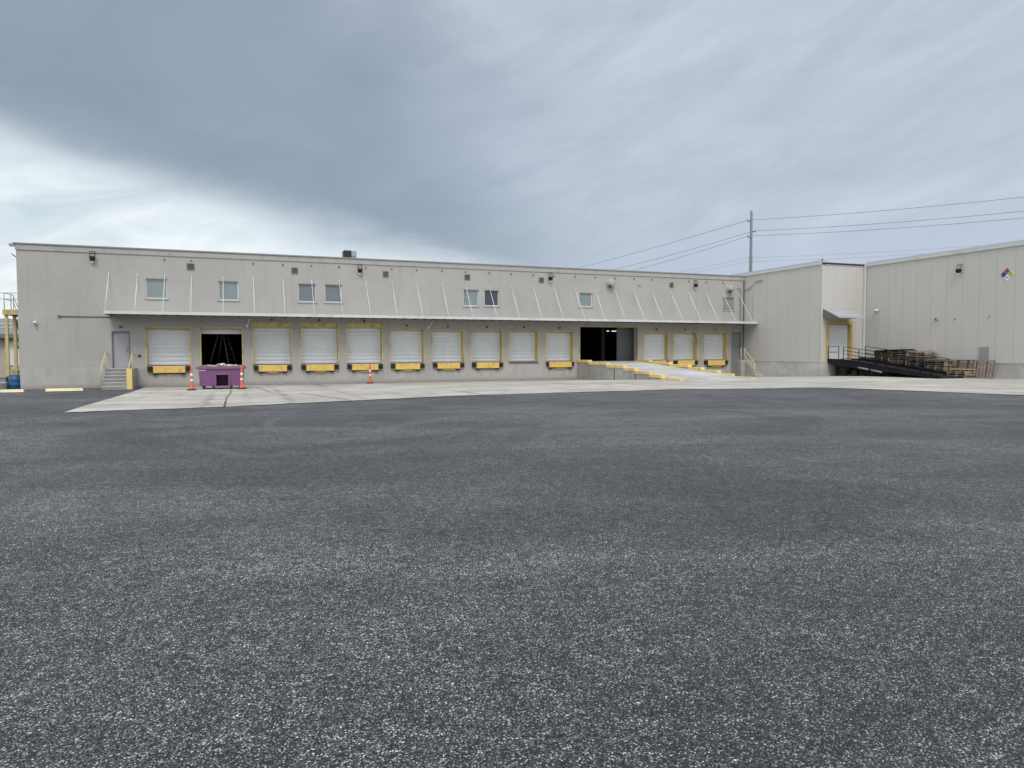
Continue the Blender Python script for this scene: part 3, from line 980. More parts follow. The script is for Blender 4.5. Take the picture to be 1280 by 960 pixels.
# round exhaust hoods
for (hx, hz, r) in ((22.30, 6.16, 0.25), (31.66, 6.10, 0.23)):
    rot = Matrix.Rotation(R(90), 4, 'X')
    mb = MB().lathe([(r+0.05, 0.0), (r+0.05, 0.03), (r, 0.04), (r, 0.26), (r*0.9, 0.33), (r*0.6, 0.38), (r*0.2, 0.395)], 28, (hx, 40, hz), rot)
    h_ = mb.build('exhaust_hood', 'hood', WH)
    mb = MB().lathe([(r*0.62, 0.0), (r*0.6, 0.05), (r*0.4, 0.08)], 20, (hx-0.05, 39.76, hz-0.16), Matrix.Rotation(R(48), 4, 'X') @ rot)
    mb.build('hood_grille', 'darkmetal', h_)
mb = MB().lathe([(0.10, 0), (0.10, 0.05), (0.06, 0.08)], 16, (24.50, 40, 6.15), Matrix.Rotation(R(90), 4, 'X'))
mb.build('vent_cap', 'hood', WH)
# small lamps over the docks, arm lights
for d in doors[2:]:
    cx = (d[0]+d[1])/2
    MB().lathe([(0.04, 0), (0.055, 0.03), (0.05, 0.08), (0.02, 0.10)], 10, (cx, 39.999, d[3]+0.17 if not d[4] else 3.52), Matrix.Rotation(R(90), 4, 'X')).build('dock_lamp', 'darkmetal', WH)
for ax in (0.42, 10.25):
    mb = MB().tube([(ax, 39.99, 3.15), (ax-0.05, 39.6, 3.18), (ax+0.12, 39.25, 3.55)], 0.02, 6)
    mb.lathe([(0.05, 0), (0.07, 0.12)], 12, (ax-0.05, 39.6, 3.10))
    mb.build('dock_arm_light', 'whitesteel', WH)
MB().box(-4.82, -4.70, 39.94, 39.999, 1.55, 1.66).build('intercom', 'darkmetal', WH)
MB().box(-5.62, -5.52, 39.94, 39.999, 3.02, 3.10).build('door_lamp', 'darkmetal', WH)

# ================================================================== CAMERA DOMES, FLOODLIGHTS
def flood(x, y, z, rz, label):
    e = thing('floodlight', (x, y, z), label, 'floodlight', 'floodlights along the top of the walls', rz, local=True)
    # local: wall behind at +y
    mb = MB()
    m_ = Matrix.Translation((0, -0.20, -0.04)) @ Matrix.Rotation(R(-22), 4, 'X')
    bm = bmesh.new()
    bmesh.ops.create_cube(bm, size=1)
    for v in bm.verts:
        v.co = Vector((v.co.x*(0.30 if v.co.z > 0 else 0.25), v.co.y*(0.15 if v.co.z < 0 else 0.20), v.co.z*0.20))
    bmesh.ops.bevel(bm, geom=bm.edges[:], offset=0.012, segments=1, affect='EDGES')
    mb.add_bm(bm, m_)
    mb.tube([(0, -0.16, -0.02), (0, -0.001, -0.02)], 0.03, 8)
    mb.build('lamp_head', 'lampblack', e)
    mb = MB()
    ft, fb = (-0.13, 0.37), (-0.20, 0.07)
    for sx in (-0.135, 0.135):
        mb.tube([(sx, fb[0], fb[1]-0.06), (sx, ft[0], ft[1])], 0.014, 6)
    mb.tube([(-0.135, ft[0], ft[1]), (0.135, ft[0], ft[1])], 0.016, 6)
    mb.tube([(-0.135, -0.155, 0.24), (0.135, -0.155, 0.24)], 0.008, 6)
    mb.tube([(0.1, ft[0], ft[1]), (0.1, -0.001, 0.37)], 0.014, 6)
    mb.build('bracket', 'lampblack', e)
    mb = MB().lathe([(0.012, 0.06), (0.045, 0.045), (0.062, 0.0), (0.045, -0.045), (0.012, -0.06)], 14, (-0.01, -0.16, -0.26))
    mb.tube([(-0.01, -0.16, -0.20), (-0.01, -0.05, -0.12), (-0.01, 0.0, -0.12)], 0.012, 6)
    mb.build('sensor', 'whiteplastic', e)
    e.scale = (0.86, 0.86, 0.86)
    return e


flood(-6.70, 40, 6.44, 0, 'black floodlight nearest the left end of the grey warehouse, left of the first canopy rod')
flood(6.35, 40, 6.36, 0, 'black floodlight just right of the pair of left windows, below the roof unit')
flood(18.05, 40, 6.34, 0, 'black floodlight beside a square vent, left of the large exhaust hood')
flood(28.82, 40, 6.26, 0, 'black floodlight nearest the right corner of the grey warehouse')
flood(36.45, 26.75, 6.10, R(-90), 'black floodlight high on the panelled wall, left of the coloured diamond sign')


def dome(x, y, z, rz, label, r=0.08):
    e = thing('security_camera', (x, y, z), label, 'camera', None, rz, local=True)
    mb = MB().box(-0.05, 0.05, -0.03, -0.001, -0.03, 0.09).tube([(0, -0.02, 0.05), (0, -0.14, 0.05)], 0.02, 8)
    mb.build('wall_mount', 'whiteplastic', e)
    mb = MB().lathe([(r, 0.07), (r, 0.0), (r*0.9, -0.03), (r*0.55, -0.075), (r*0.15, -0.088)], 18, (0, -0.15, 0))
    mb.build('camera_dome', 'whiteplastic', e)
    MB().lathe([(0.03, 0), (0.03, 0.02)], 12, (0, -0.15-r*0.9, -0.025), Matrix.Rotation(R(90), 4, 'X')).build('lens', 'darkmetal', e)


dome(-9.20, 40, 3.20, 0, 'small white security camera on the blank left end of the grey wall', 0.07)
dome(36.45, 31.99, 4.22, R(-90), 'white dome camera high on the panelled wall near the downspout', 0.12)
e = thing('alarm_box', (36.45, 28.05, 3.52), 'small grey box on the panelled wall above the pallet stacks', 'alarm box')
mb = MB().cbox(36.33, 36.449, 27.98, 28.12, 3.46, 3.60, 0.01)
mb.build('housing', 'greymetal', e)
MB().lathe([(0.04, 0), (0.03, 0.04)], 12, (36.33, 28.05, 3.53), Matrix.Rotation(R(-90), 4, 'Y')).build('lens', 'darkmetal', e)

# ================================================================== ROOF UNIT
e = thing('rooftop_unit', (6.2, 44.4, 6.7), 'rooftop air unit with black louvered face standing on the flat roof', 'air unit')
MB().cbox(6.05, 6.50, 44.0, 44.8, 7.42, 8.02, 0.015).build('louver_section', 'darkmetal', e)
mb = MB().cbox(6.50, 6.80, 44.0, 44.8, 7.5, 8.0, 0.02)
mb.lathe([(0.16, 0), (0.16, 0.05)], 18, (6.66, 44.0, 7.8), Matrix.Rotation(R(90), 4, 'X'))
mb.build('fan_section', 'greymetal', e)
mb = MB()
for k in range(7):
    mb.box(6.08+k*0.06, 6.10+k*0.06, 43.97, 44.0, 7.46, 7.98)
mb.build('louver_blades', 'darkmetal', e)
MB().cbox(6.1, 6.72, 44.08, 44.72, 6.69, 7.42, 0.02).build('curb', 'greymetal', e)

# ================================================================== LEFT STAIRS
e = thing('concrete_steps', (-5.6, 39, 0), 'concrete steps with cream handrails up to the lavender walk door at the left', 'steps')
mb = MB()
nst = 6
top = 0.985
LY = 39.25
for k in range(nst):
    z = top*(k+1)/nst
    y0 = 37.95 + k*0.255
    mb.box(-6.17, -5.10, y0, 39.996, (top*k/nst) if k else -0.05, z)
mb.build('step_flight', 'steps', e)
mb = MB()
for k in range(nst):
    z = top*(k+1)/nst
    y0 = 37.95 + k*0.255
    mb.box(-6.17, -5.10, y0-0.012, y0+0.04, z-0.03, z+0.004)
mb.build('step_nosing', 'nosing', e)
mb = MB().cbox(-5.095, -4.86, 37.95, 37.99, -0.05, 1.0, 0.008)
mb.build('cheek_face', 'kerb', e)
mb = MB().box(-5.095, -4.86, 37.99, 39.996, -0.05, 0.985)
mb.build('cheek_wall', 'rampwall', e)
for sx in (-6.15, -4.99):
    zb = 0.02 if sx < -6 else 1.0
    mb = MB().tube([(sx, 38.0, zb), (sx, 38.0, 0.95+0.12), (sx, 39.15, 1.72), (sx, 39.95, 1.72)], 0.024, 8)
    mb.tube([(sx, 39.15, 0.98), (sx, 39.15, 1.72)], 0.022, 8)
    mb.build('handrail', 'cream', e)

# ================================================================== CORNER STAIRS
e = thing('corner_steps', (32.4, 39, 0), 'small landing and steps with a cream yellow railing in the warehouse corner', 'steps')
MB().cbox(31.90, 32.94, 38.95, 39.996, -0.05, 1.165, 0.01).build('landing', 'rampwall', e)
mb = MB()
for k in range(5):
    mb.box(32.22, 32.94, 38.95-0.22*(k+1), 38.95-0.22*k, -0.05, 1.165-0.195*(k+1))
mb.build('step_flight', 'rampwall', e)
mb = MB()
X = 32.20
mb.tube([(X, 38.98, 1.10), (X, 38.98, 1.95)], 0.024, 8).tube([(X, 37.92, 0.10), (X, 37.92, 0.98)], 0.024, 8)
mb.tube([(X, 39.02, 2.0), (X, 38.98, 1.92), (X, 37.92, 0.98)], 0.024, 8).tube([(X, 38.98, 1.5), (X, 37.92, 0.55)], 0.02, 8)
mb.box(X-0.05, X+0.22, 37.88, 37.96, 0.17, 0.24).box(X-0.12, X+0.10, 38.94, 39.02, 1.05, 1.12)
mb.build('railing', 'cream', e)
MB().tube([(31.97, 39.05, 1.16), (31.97, 39.05, 1.98)], 0.022, 8).build('post', 'cream', e)

# ================================================================== RAMP
e = thing('loading_ramp', (22.2, 34, 0), 'sloping concrete ramp with stepped yellow kerbs rising to the wide dark doorway', 'ramp')
RX0, RX1 = 19.95, 24.52


def rz_(y):
    t = max(0.0, min(1.0, (y-28.5)/(39.7-28.5)))
    base_ = g(28.1)+0.022
    return base_ + (1.14-base_)*t


mb = MB()
yy = [28.1+(39.995-28.1)*i/12 for i in range(13)]
for a, b in zip(yy, yy[1:]):
    mb.hexa([(RX0+0.25, a, -0.1), (RX1-0.25, a, -0.1), (RX1-0.25, b, -0.1), (RX0+0.25, b, -0.1)],
            [(RX0+0.25, a, rz_(a)), (RX1-0.25, a, rz_(a)), (RX1-0.25, b, rz_(b)), (RX0+0.25, b, rz_(b))])
mb.build('ramp_deck', 'ramp', e)
ends = [40.0, 38.42, 36.15, 34.23, 33.0, 31.55, 30.42, 28.75]
tops = [1.25, 1.12, 0.99, 0.86, 0.72, 0.57, 0.43]
for sx0, sx1 in ((RX0, RX0+0.248), (RX1-0.248, RX1)):
    mbw = MB()
    for k in range(7):
        ya, yb = ends[k+1], min(ends[k], 39.996)
        mbw.box(sx0+0.012, sx1-0.012, ya+0.02, yb-0.0, -0.1, tops[k]-0.17)
    mbw.build('side_wall', 'rampwall', e)
    for k in range(7):
        ya, yb = ends[k+1], min(ends[k], 39.996)
        MB().cbox(sx0-0.01, sx1+0.01, ya, yb-0.004, tops[k]-0.17+0.002, tops[k], 0.018).build('kerb_block', 'kerb', e)
for jy in (35.2, 32.9):
    MB().box(RX0-0.008, RX0+0.012, jy, jy+0.05, 0.05, rz_(jy)-0.02).build('joint', 'tar', e)

# ================================================================== METAL WING
X1, X2, Y2 = 32.97, 36.45, 32.97
WG = thing('metal_building', (40, 30, 0), 'taller pale ribbed metal panel building with white roof trim joining the warehouse on the right', 'building')
PZ, TZ = 1.135, 7.00
MB().box(X1, X1+0.3, Y2+0.0, 62, PZ, TZ).build('west_wall', 'panel_side', WG)
dw = (33.56, 35.30, 1.15, 3.40)
mb = MB()
wall_holes(mb, X1+0.3, X2+0.3, PZ, TZ, [(dw[0], dw[1], PZ, dw[3])], lambda a, d, z: (a, Y2+d, z), 0.3)
mb.build('front_wall', 'panel_front', WG)
MB().box(X2, X2+0.3, -6, Y2, PZ, TZ).build('west_wall', 'panel_side', WG)
MB().box(X2+0.3, 90, -6, -5.7, -0.2, TZ).build('south_wall', 'panel_front', WG)
MB().box(X1-0.0+0.3, 90, Y2+0.3, 62, 6.85, 7.05).box(X2+0.3, 90, -5.7, Y2+0.3, 6.85, 7.05).build('roof', 'roof', WG)
MB().box(89.7, 90, -5.7, 62, -0.2, 6.85).box(X1+0.3, 90, 61.7, 62, -0.2, 6.85).build('far_walls', 'panel_side', WG)
mb = MB().box(X1-0.035, X1+0.3, Y2-0.035, 62, -0.3, PZ-0.05).box(X1-0.055, X1+0.3, Y2-0.055, 62, PZ-0.05, PZ)
mb.box(X1+0.3, X2-0.035, Y2-0.035, Y2+0.3, -0.3, PZ-0.05).box(X1+0.3, X2-0.055, Y2-0.055, Y2+0.3, PZ-0.05, PZ)
mb.build('concrete_base', 'plinth', WG)
mb = MB().box(X2-0.035, X2+0.3, -6, Y2-0.056, -0.3, PZ-0.05).box(X2-0.055, X2+0.3, -6, Y2-0.056, PZ-0.05, PZ)
mb.build('concrete_base', 'plinth', WG)
# roof trim: fascia with sloped cap
def fascia(pa, pb, nx, ny):
    """vertical fascia from pa to pb, outward normal nx,ny"""
    mb_ = MB()
    cap_ = MB()
    for (o0, o1, za, zb) in ((0.0, 0.07, TZ, TZ+0.14),):
        p = [(pa[0]+nx*o1, pa[1]+ny*o1), (pb[0]+nx*o1, pb[1]+ny*o1), (pb[0]-nx*0.3, pb[1]-ny*0.3), (pa[0]-nx*0.3, pa[1]-ny*0.3)]
        mb_.hexa([(x, y, za) for x, y in p], [(x, y, zb) for x, y in p])
        q_ = [(pa[0]+nx*o1, pa[1]+ny*o1), (pb[0]+nx*o1, pb[1]+ny*o1), (pb[0]-nx*0.3, pb[1]-ny*0.3), (pa[0]-nx*0.3, pa[1]-ny*0.3)]
        top_ = [(pa[0]+nx*0.0, pa[1]+ny*0.0), (pb[0]+nx*0.0, pb[1]+ny*0.0), q_[2], q_[3]]
        cap_.hexa([(x, y, zb+0.001) for x, y in q_], [(x, y, zb+0.13) for x, y in top_])
    return mb_, cap_


for a_, b_ in (((X1, 62), (X1, Y2+0.0)), ((X2, Y2-0.08), (X2, -6))):
    t1, t2 = fascia(a_, b_, -1, 0)
    tr = t1.build('roof_trim', 'trim', WG)
    t2.build('trim_cap', 'trimcap', tr)
mb = MB().box(X1-0.07, X2-0.02, Y2-0.09, Y2-0.001, TZ+0.13, TZ+0.20)
mb.build('front_roof_edge', 'trim', WG)
MB().box(X1+0.02, X2-0.05, Y2-0.06, Y2-0.002, TZ+0.02, TZ+0.125).build('gutter', 'darkmetal', WG)
MB().box(X1-0.06, X1-0.02, Y2-0.06, Y2-0.02, TZ+0.20, TZ+0.34).build('trim_post', 'darkmetal', WG)
mb = MB().box(X1-0.012, X1+0.06, Y2-0.012, Y2+0.08, PZ+0.001, TZ-0.001)
mb.build('corner_trim', 'panel_front', WG)
mb = MB().cbox(X2-0.17, X2-0.03, Y2-0.13, Y2-0.01, 0.2, TZ+0.12, 0.01)
mb.build('downspout', 'trim', WG)
# dock door of the wing
mb = MB().box(dw[0]+0.01, dw[1]-0.01, Y2+0.20, Y2+0.26, PZ+0.01, dw[3]-0.012)
for k in range(4):
    zb = PZ+0.02+k*0.56
    mb.box(dw[0]+0.03, dw[1]-0.03, Y2+0.188, Y2+0.1995, zb+0.02, zb+0.53)
d_ = mb.build('dock_door', 'doorwhite', WG)
d_['label'] = 'plain white dock door in a thick yellow frame'
mb = MB().box(dw[0]-0.22, dw[0], Y2-0.02, Y2-0.001, PZ-0.03, dw[3]+0.24).box(dw[1], dw[1]+0.20, Y2-0.02, Y2-0.001, PZ-0.03, dw[3]+0.24).box(dw[0], dw[1], Y2-0.02, Y2-0.001, dw[3], dw[3]+0.24)
mb.box(dw[0]+0.001, dw[0]+0.009, Y2-0.02, Y2+0.28, PZ+0.005, dw[3]-0.01).box(dw[1]-0.009, dw[1]-0.001, Y2-0.02, Y2+0.28, PZ+0.005, dw[3]-0.01)
mb.build('door_frame', 'tan', d_)
mb = MB().box(dw[0]-0.07, dw[0], Y2-0.05, Y2-0.021, PZ, dw[3]+0.05).box(dw[1], dw[1]+0.07, Y2-0.05, Y2-0.021, PZ, dw[3]+0.05).box(dw[0], dw[1], Y2-0.05, Y2-0.021, dw[3], dw[3]+0.06)
mb.build('door_trim', 'tan', d_)
# awning
ax0, ax1 = 33.08, 35.12
mb = MB()
ya, yb, za, zb = Y2-0.01, Y2-1.2, 4.34, 3.80
mb.hexa([(ax0, yb, zb-0.03), (ax1, yb, zb-0.03), (ax1, ya, za-0.03), (ax0, ya, za-0.03)], [(ax0, yb, zb), (ax1, yb, zb), (ax1, ya, za), (ax0, ya, za)])
for k in range(9):
    x = ax0+0.02+k*(ax1-ax0-0.06)/8
    mb.hexa([(x, yb, zb+0.001), (x+0.025, yb, zb+0.001), (x+0.025, ya, za+0.001), (x, ya, za+0.001)], [(x, yb, zb+0.03), (x+0.025, yb, zb+0.03), (x+0.025, ya, za+0.03), (x, ya, za+0.03)])
aw = mb.build('awning', 'galv', WG)
mb = MB()
for x in (ax0+0.005, ax1-0.025):
    for (a, b) in ((x, x+0.02),):
        mb = MB()
        v = [(a, ya, za-0.04), (a, yb+0.02, zb-0.04), (a, ya, zb-0.06)]
        w2 = [(b, ya, za-0.04), (b, yb+0.02, zb-0.04), (b, ya, zb-0.06)]
        mb.face(v).face(w2[::-1])
        for i in range(3):
            j = (i+1) % 3
            mb.face([v[i], v[j], w2[j], w2[i]])
        mb.build('awning_side', 'louver', aw)  # dark metal paints in the shadow on the side panel
MB().box(ax0, ax1, yb-0.02, yb-0.001, zb-0.08, zb+0.03).build('awning_lip', 'galv', aw)
# repainted patch, cable, small fittings
MB().box(X2-0.012, X2-0.001, 25.08, 25.62, PZ+0.02, 1.95).build('repair_patch', 'greypatch', WG)
mb = MB().tube([(X1-0.02, 39.9, 6.02), (X1-0.03, 39.3, 6.12), (X1-0.03, 38.95, 6.45), (X1-0.03, 38.75, 6.55)], 0.02, 6).box(X1-0.08, X1-0.001, 38.1, 38.75, 6.52, 6.58)
mb.build('cable', 'greymetal', WG)
MB().tube([(X1-0.03, 39.05, 6.9), (X1-0.03, 39.05, 4.0)], 0.015, 6).build('cable', 'panel_side', WG)
for (sy, sz) in ((25.1, 3.55), (27.0, 3.5)):
    MB().box(X2-0.04, X2-0.001, sy-0.04, sy+0.04, sz-0.04, sz+0.04).build('fixing_plate', 'greypatch', WG)

# ================================================================== HAZARD DIAMOND
sc_ = (X2-0.02, 24.26, 5.63)
e = thing('hazard_sign', (X2, 24.26, 5.63), 'four coloured hazard diamond sign high on the panelled wall at the far right', 'sign')
h = 0.335
ctr = Vector((X2-0.02, 24.26, 5.63))


def sp(u, v, d=0.0):     # u to the right as seen from the yard (toward -Y), v up
    return (X2-0.02-d, 24.26-u, 5.63+v)


def quad_(u, v, s, name, mat):
    pts = [(u, v-s), (u+s, v), (u, v+s), (u-s, v)]
    mb_ = MB()
    f0 = [sp(a, b, 0.004) for a, b in pts]
    f1 = [sp(a, b, 0.0) for a, b in pts]
    mb_.face(f0).face(f1[::-1])
    for i in range(4):
        j = (i+1) % 4
        mb_.face([f0[i], f0[j], f1[j], f1[i]])
    return mb_.build(name, mat, e)


mb = MB()
pts = [(0, -h+0.004), (h-0.004, 0), (0, h-0.004), (-h+0.004, 0)]
f0 = [sp(a, b, -0.001) for a, b in pts]
f1 = [sp(a, b, -0.018) for a, b in pts]
mb.face(f0).face(f1[::-1])
for i in range(4):
    j = (i+1) % 4
    mb.face([f0[i], f0[j], f1[j], f1[i]])
mb.build('backing_plate', 'swhite', e)
for (u, v, mm, tx, nm) in ((-h/2, 0, 'sblue', '3', 'blue_field'), (0, h/2, 'red', '1', 'red_field'), (h/2, 0, 'syellow', '0', 'yellow_field'), (0, -h/2, 'swhite', 'W', 'white_field')):
    fo = quad_(u, v, h/2-0.004, nm, mm)
    bm = text_mesh(tx, 0.24 if tx != 'W' else 0.19, 0.002)
    mt_ = Matrix(((0, 0, -1, X2-0.0275), (-1, 0, 0, 24.26-u), (0, 1, 0, 5.63+v), (0, 0, 0, 1)))
    MB().add_bm(bm, mt_).build('symbol', 'sblack', fo)

# ================================================================== YARD RAMP (black steel)
e = thing('steel_yard_ramp', (34.5, 29, 0.3), 'black steel yard ramp with railings sloping down from the wing dock door', 'dock ramp')
NX, FX = 33.52, 35.36
prof = [(33.0-0.06, 1.20), (31.9, 1.18), (25.55, 0.34)]
mb = MB()
for (ya, za), (yb, zb) in zip(prof, prof[1:]):
    mb.hexa([(NX, yb, zb-0.07), (FX, yb, zb-0.07), (FX, ya, za-0.07), (NX, ya, za-0.07)], [(NX, yb, zb), (FX, yb, zb), (FX, ya, za), (NX, ya, za)])
mb.build('deck', 'blacksteel', e)
for X in (NX-0.06, FX+0.002):
    mb = MB()
    for (ya, za), (yb, zb), ha, hb in ((prof[0], prof[1], 0.16, 0.34), (prof[1], prof[2], 0.34, 0.05)):
        mb.hexa([(X, yb, max(zb-hb, g(yb)+0.02)), (X+0.058, yb, max(zb-hb, g(yb)+0.02)), (X+0.058, ya, za-ha), (X, ya, za-ha)],
                [(X, yb, zb+0.10), (X+0.058, yb, zb+0.10), (X+0.058, ya, za+0.10), (X, ya, za+0.10)])
    # flanges
    (ya, za), (yb, zb) = prof[1], prof[2]
    mb.hexa([(X-0.04, yb, zb+0.101), (X+0.09, yb, zb+0.101), (X+0.09, ya, za+0.101), (X-0.04, ya, za+0.101)], [(X-0.04, yb, zb+0.125), (X+0.09, yb, zb+0.125), (X+0.09, ya, za+0.125), (X-0.04, ya, za+0.125)])
    mb.build('side_beam', 'blacksteel', e)


def deckz(y):
    if y > 31.9:
        return 1.19
    return 0.34 + (1.18-0.34)*(y-25.55)/6.35


def rail(X, ya, yb, n, mids, name='railing'):
    mb_ = MB()
    for i in range(n):
        y = ya+(yb-ya)*i/(n-1)
        mb_.tube([(X, y, deckz(y)+0.08), (X, y, deckz(y)+0.86)], 0.022, 6)
    for hz in mids:
        mb_.tube([(X, ya, deckz(ya)+hz), (X, yb, deckz(yb)+hz)], 0.018, 6)
    mb_.build(name, 'blacksteel', e)


rail(NX-0.03, 33.3-0.42, 32.1, 2, (0.86, 0.5))
rail(NX-0.03, 31.75, 29.5, 3, (0.86, 0.64, 0.44, 0.2))
rail(NX-0.03, 29.45, 26.7, 5, (0.86,))
rail(NX-0.03, 26.65, 26.0, 2, (0.62,))
rail(FX+0.03, 31.9, 26.5, 5, (0.86, 0.45))
# legs and axle
mb = MB()
for X in (NX+0.1, FX-0.1):
    mb.box(X-0.05, X+0.05, 31.6, 31.7, 0.22, 1.08).box(X-0.04, X+0.04, 32.3, 32.4, 0.2, 1.1)
mb.box(NX+0.1, FX-0.1, 31.62, 31.68, 0.5, 0.6)
mb.build('support_leg', 'blacksteel', e)
for X in (NX+0.2, FX-0.3):
    mb = MB().lathe([(0.12, 0), (0.2, 0.01), (0.215, 0.05), (0.2, 0.13), (0.12, 0.14)], 20, (X, 31.2, 0.46), Matrix.Rotation(R(90), 4, 'Y'))
    mb.build('wheel', 'rubber', e)
mb = MB().tube([(NX-0.09, 30.6, 0.80), (NX-0.09, 29.9, 0.70)], 0.05, 8).tube([(NX-0.09, 29.75, 0.68), (NX-0.09, 29.0, 0.56)], 0.05, 8)
mb.build('hydraulic_ram', 'ram', e)

# ================================================================== PALLETS
def pallet_mesh(kind):
    L, Wd = 1.04, 0.86
    d = MB()
    rs = random.Random(kind)
    nb = 6
    for i in range(nb):
        if kind == 2 and i == 3:
            continue
        u = -Wd/2 + i*(Wd-0.085)/(nb-1)
        d.box(u, u+0.085, -L/2, L/2+rs.uniform(-0.03, 0.02), 0.104, 0.122)
    for i in (0, 2, 5):
        u = -Wd/2 + i*(Wd-0.085)/(nb-1)
        d.box(u, u+0.085, -L/2, L/2, 0.0, 0.016)
    s = [MB().box(-Wd/2+0.002, Wd/2-0.002, y_, y_+0.045, 0.0155, 0.1045) for y_ in (-L/2+0.002, -0.02, L/2-0.05)]
    return d, s


pal = {}
for k, (mn, kd) in dict(a=('wood', 1), b=('wood', 2), dark=('wood_dark', 1), tan=('wood_tan', 1)).items():
    pe = thing('pallet', (0, 0, 0), 'x', 'pallet', 'wooden pallets around the black yard ramp', local=True)
    d, s = pallet_mesh(kd)
    d.build('deck_boards', mn, pe)
    for st in s:
        st.build('stringer', mn, pe)
    pal[k] = pe
used = set()


def put_pallet(k, loc, rot, label):
    o = pal[k] if k not in used else copy_tree(pal[k])
    used.add(k)
    o.location = loc
    o.rotation_euler = rot
    o['label'] = label
    return o


ordn = ['bottom', 'second', 'third', 'fourth', 'fifth', 'sixth', 'seventh', 'eighth', 'ninth', 'tenth', 'eleventh', 'twelfth']


def stack(x, y, n, where, ks='aab', tops=None):
    for i in range(n):
        z = g(y)+0.016+i*0.1235
        k = random.choice(ks)
        pos = 'bottom pallet' if i == 0 else ('topmost pallet' if i == n-1 else ordn[i]+' pallet from the bottom')
        put_pallet(k, (x+random.uniform(-0.03, 0.02), y+random.uniform(-0.035, 0.035), z), (0, 0, random.choice((0, math.pi))+random.uniform(-0.03, 0.03)),
                   pos + ' of ' + where)


stack(35.93, 30.85, 12, 'the tall stack nearest the white downspout')
stack(35.93, 29.68, 12, 'the second tall stack right of the downspout')
stack(35.93, 28.50, 11, 'the tall stack right beside the low pile')
stack(35.93, 31.98, 9, 'the dark stack hard against the wing front', ['dark', 'a'])
stack(35.93, 27.35, 7, 'the knee high stack left of the leaning pallets')
stack(34.45, 32.35, 6, 'the dark stack under the top of the black ramp', ['dark'])
stack(34.45, 30.95, 5, 'the dark stack under the middle of the black ramp', ['dark'])
stack(34.45, 29.75, 4, 'the dark low stack under the lower black ramp', ['dark'])
stack(35.62, 25.95, 3, 'the low tan pile before the leaning pallets', ['tan', 'tan', 'a'])
# two upright pallets leaning on the wall
lean = (Matrix.Rotation(R(-80), 4, 'Y') @ Matrix.Rotation(R(90), 4, 'Z')).to_euler()
for (py, lab) in ((26.1, 'weathered pallet standing on edge against the wall beside the low stack'), (25.07, 'weathered pallet standing on edge nearest the grey wall patch')):
    o = put_pallet('a', (36.12, py, g(py)+0.485), lean, lab)
    o.scale = (1.17, 0.91, 1.0)
# black board and boards lying on the stacks
e2 = MB()
bm = bmesh.new()
bmesh.ops.create_cube(bm, size=1)
for v in bm.verts:
    v.co = Vector((v.co.x*0.95, v.co.y*1.9, v.co.z*0.06))
bmesh.ops.bevel(bm, geom=bm.edges[:], offset=0.01, segments=1, affect='EDGES')
e2.add_bm(bm, Matrix.Rotation(R(-2), 4, 'X'))
o = e2.build('cover_board', 'blacksteel')
o.location = (35.9, 30.3, 1.80)
tag(o, 'dark flat cover board lying on top of the tall pallet stacks', 'board')
bl = [(35.9, 28.5, 1.655, 14, 0.04, 1.4, 'slanting grey board across the third tall stack', 'wood'),
      (36.05, 28.35, 1.71, -9, -0.05, 1.1, 'short tan board topmost on the third tall stack', 'wood_tan'),
      (35.93, 27.4, 1.185, 8, 0.06, 1.3, 'loose grey board lying on the knee high pallet stack', 'wood'),
      (36.1, 27.2, 1.24, -12, 0.05, 1.2, 'crooked board on top of the knee high pallet stack', 'wood_dark'),
      (35.75, 27.5, 1.24, 22, -0.03, 0.9, 'short broken board topmost on the knee high stack', 'wood_tan'),
      (35.6, 26.0, 0.745, 5, 0.0, 1.5, 'long tan board lying on the low tan pile', 'wood_tan'),
      (35.85, 26.1, 0.745, -6, 0.0, 1.2, 'grey board lying beside the long tan board', 'wood')]
for (x, y, z, rz, tilt, L, lab, mm) in bl:
    o = MB().cbox(-0.07, 0.07, -L/2, L/2, -0.018, 0.018, 0.004).build('loose_board', mm)
    o.location = (x, y, z+g(y)-0.27)
    o.rotation_euler = (tilt, 0, R(rz))
    tag(o, lab, 'board', 'loose boards on the pallet piles')

# ================================================================== DUMPSTER
e = thing('dumpster', (-0.82, 36.3, g(36.3, -0.8)+0.010), 'dented purple open top dumpster under the open dock door', 'dumpster', rz=R(-1.5), local=True)
BW, BD = 0.98, 0.75
fy = -0.80
mb = MB()
# shell: four walls with a fork pocket in the front
outer_b = [(-BW+0.05, fy+0.10, 0.16), (BW-0.05, fy+0.10, 0.16), (BW-0.05, BD, 0.16), (-BW+0.05, BD, 0.16)]
outer_t = [(-BW, fy, 1.02), (BW, fy, 1.02), (BW, BD+0.05, 1.02), (-BW, BD+0.05, 1.02)]


def lerp(a, b, t):
    return tuple(a[i]+(b[i]-a[i])*t for i in range(3))


def fpt(u, v):          # front face point, u in 0..1 left to right, v bottom to top
    return lerp(lerp(outer_b[0], outer_b[1], u), lerp(outer_t[0], outer_t[1], u), v)


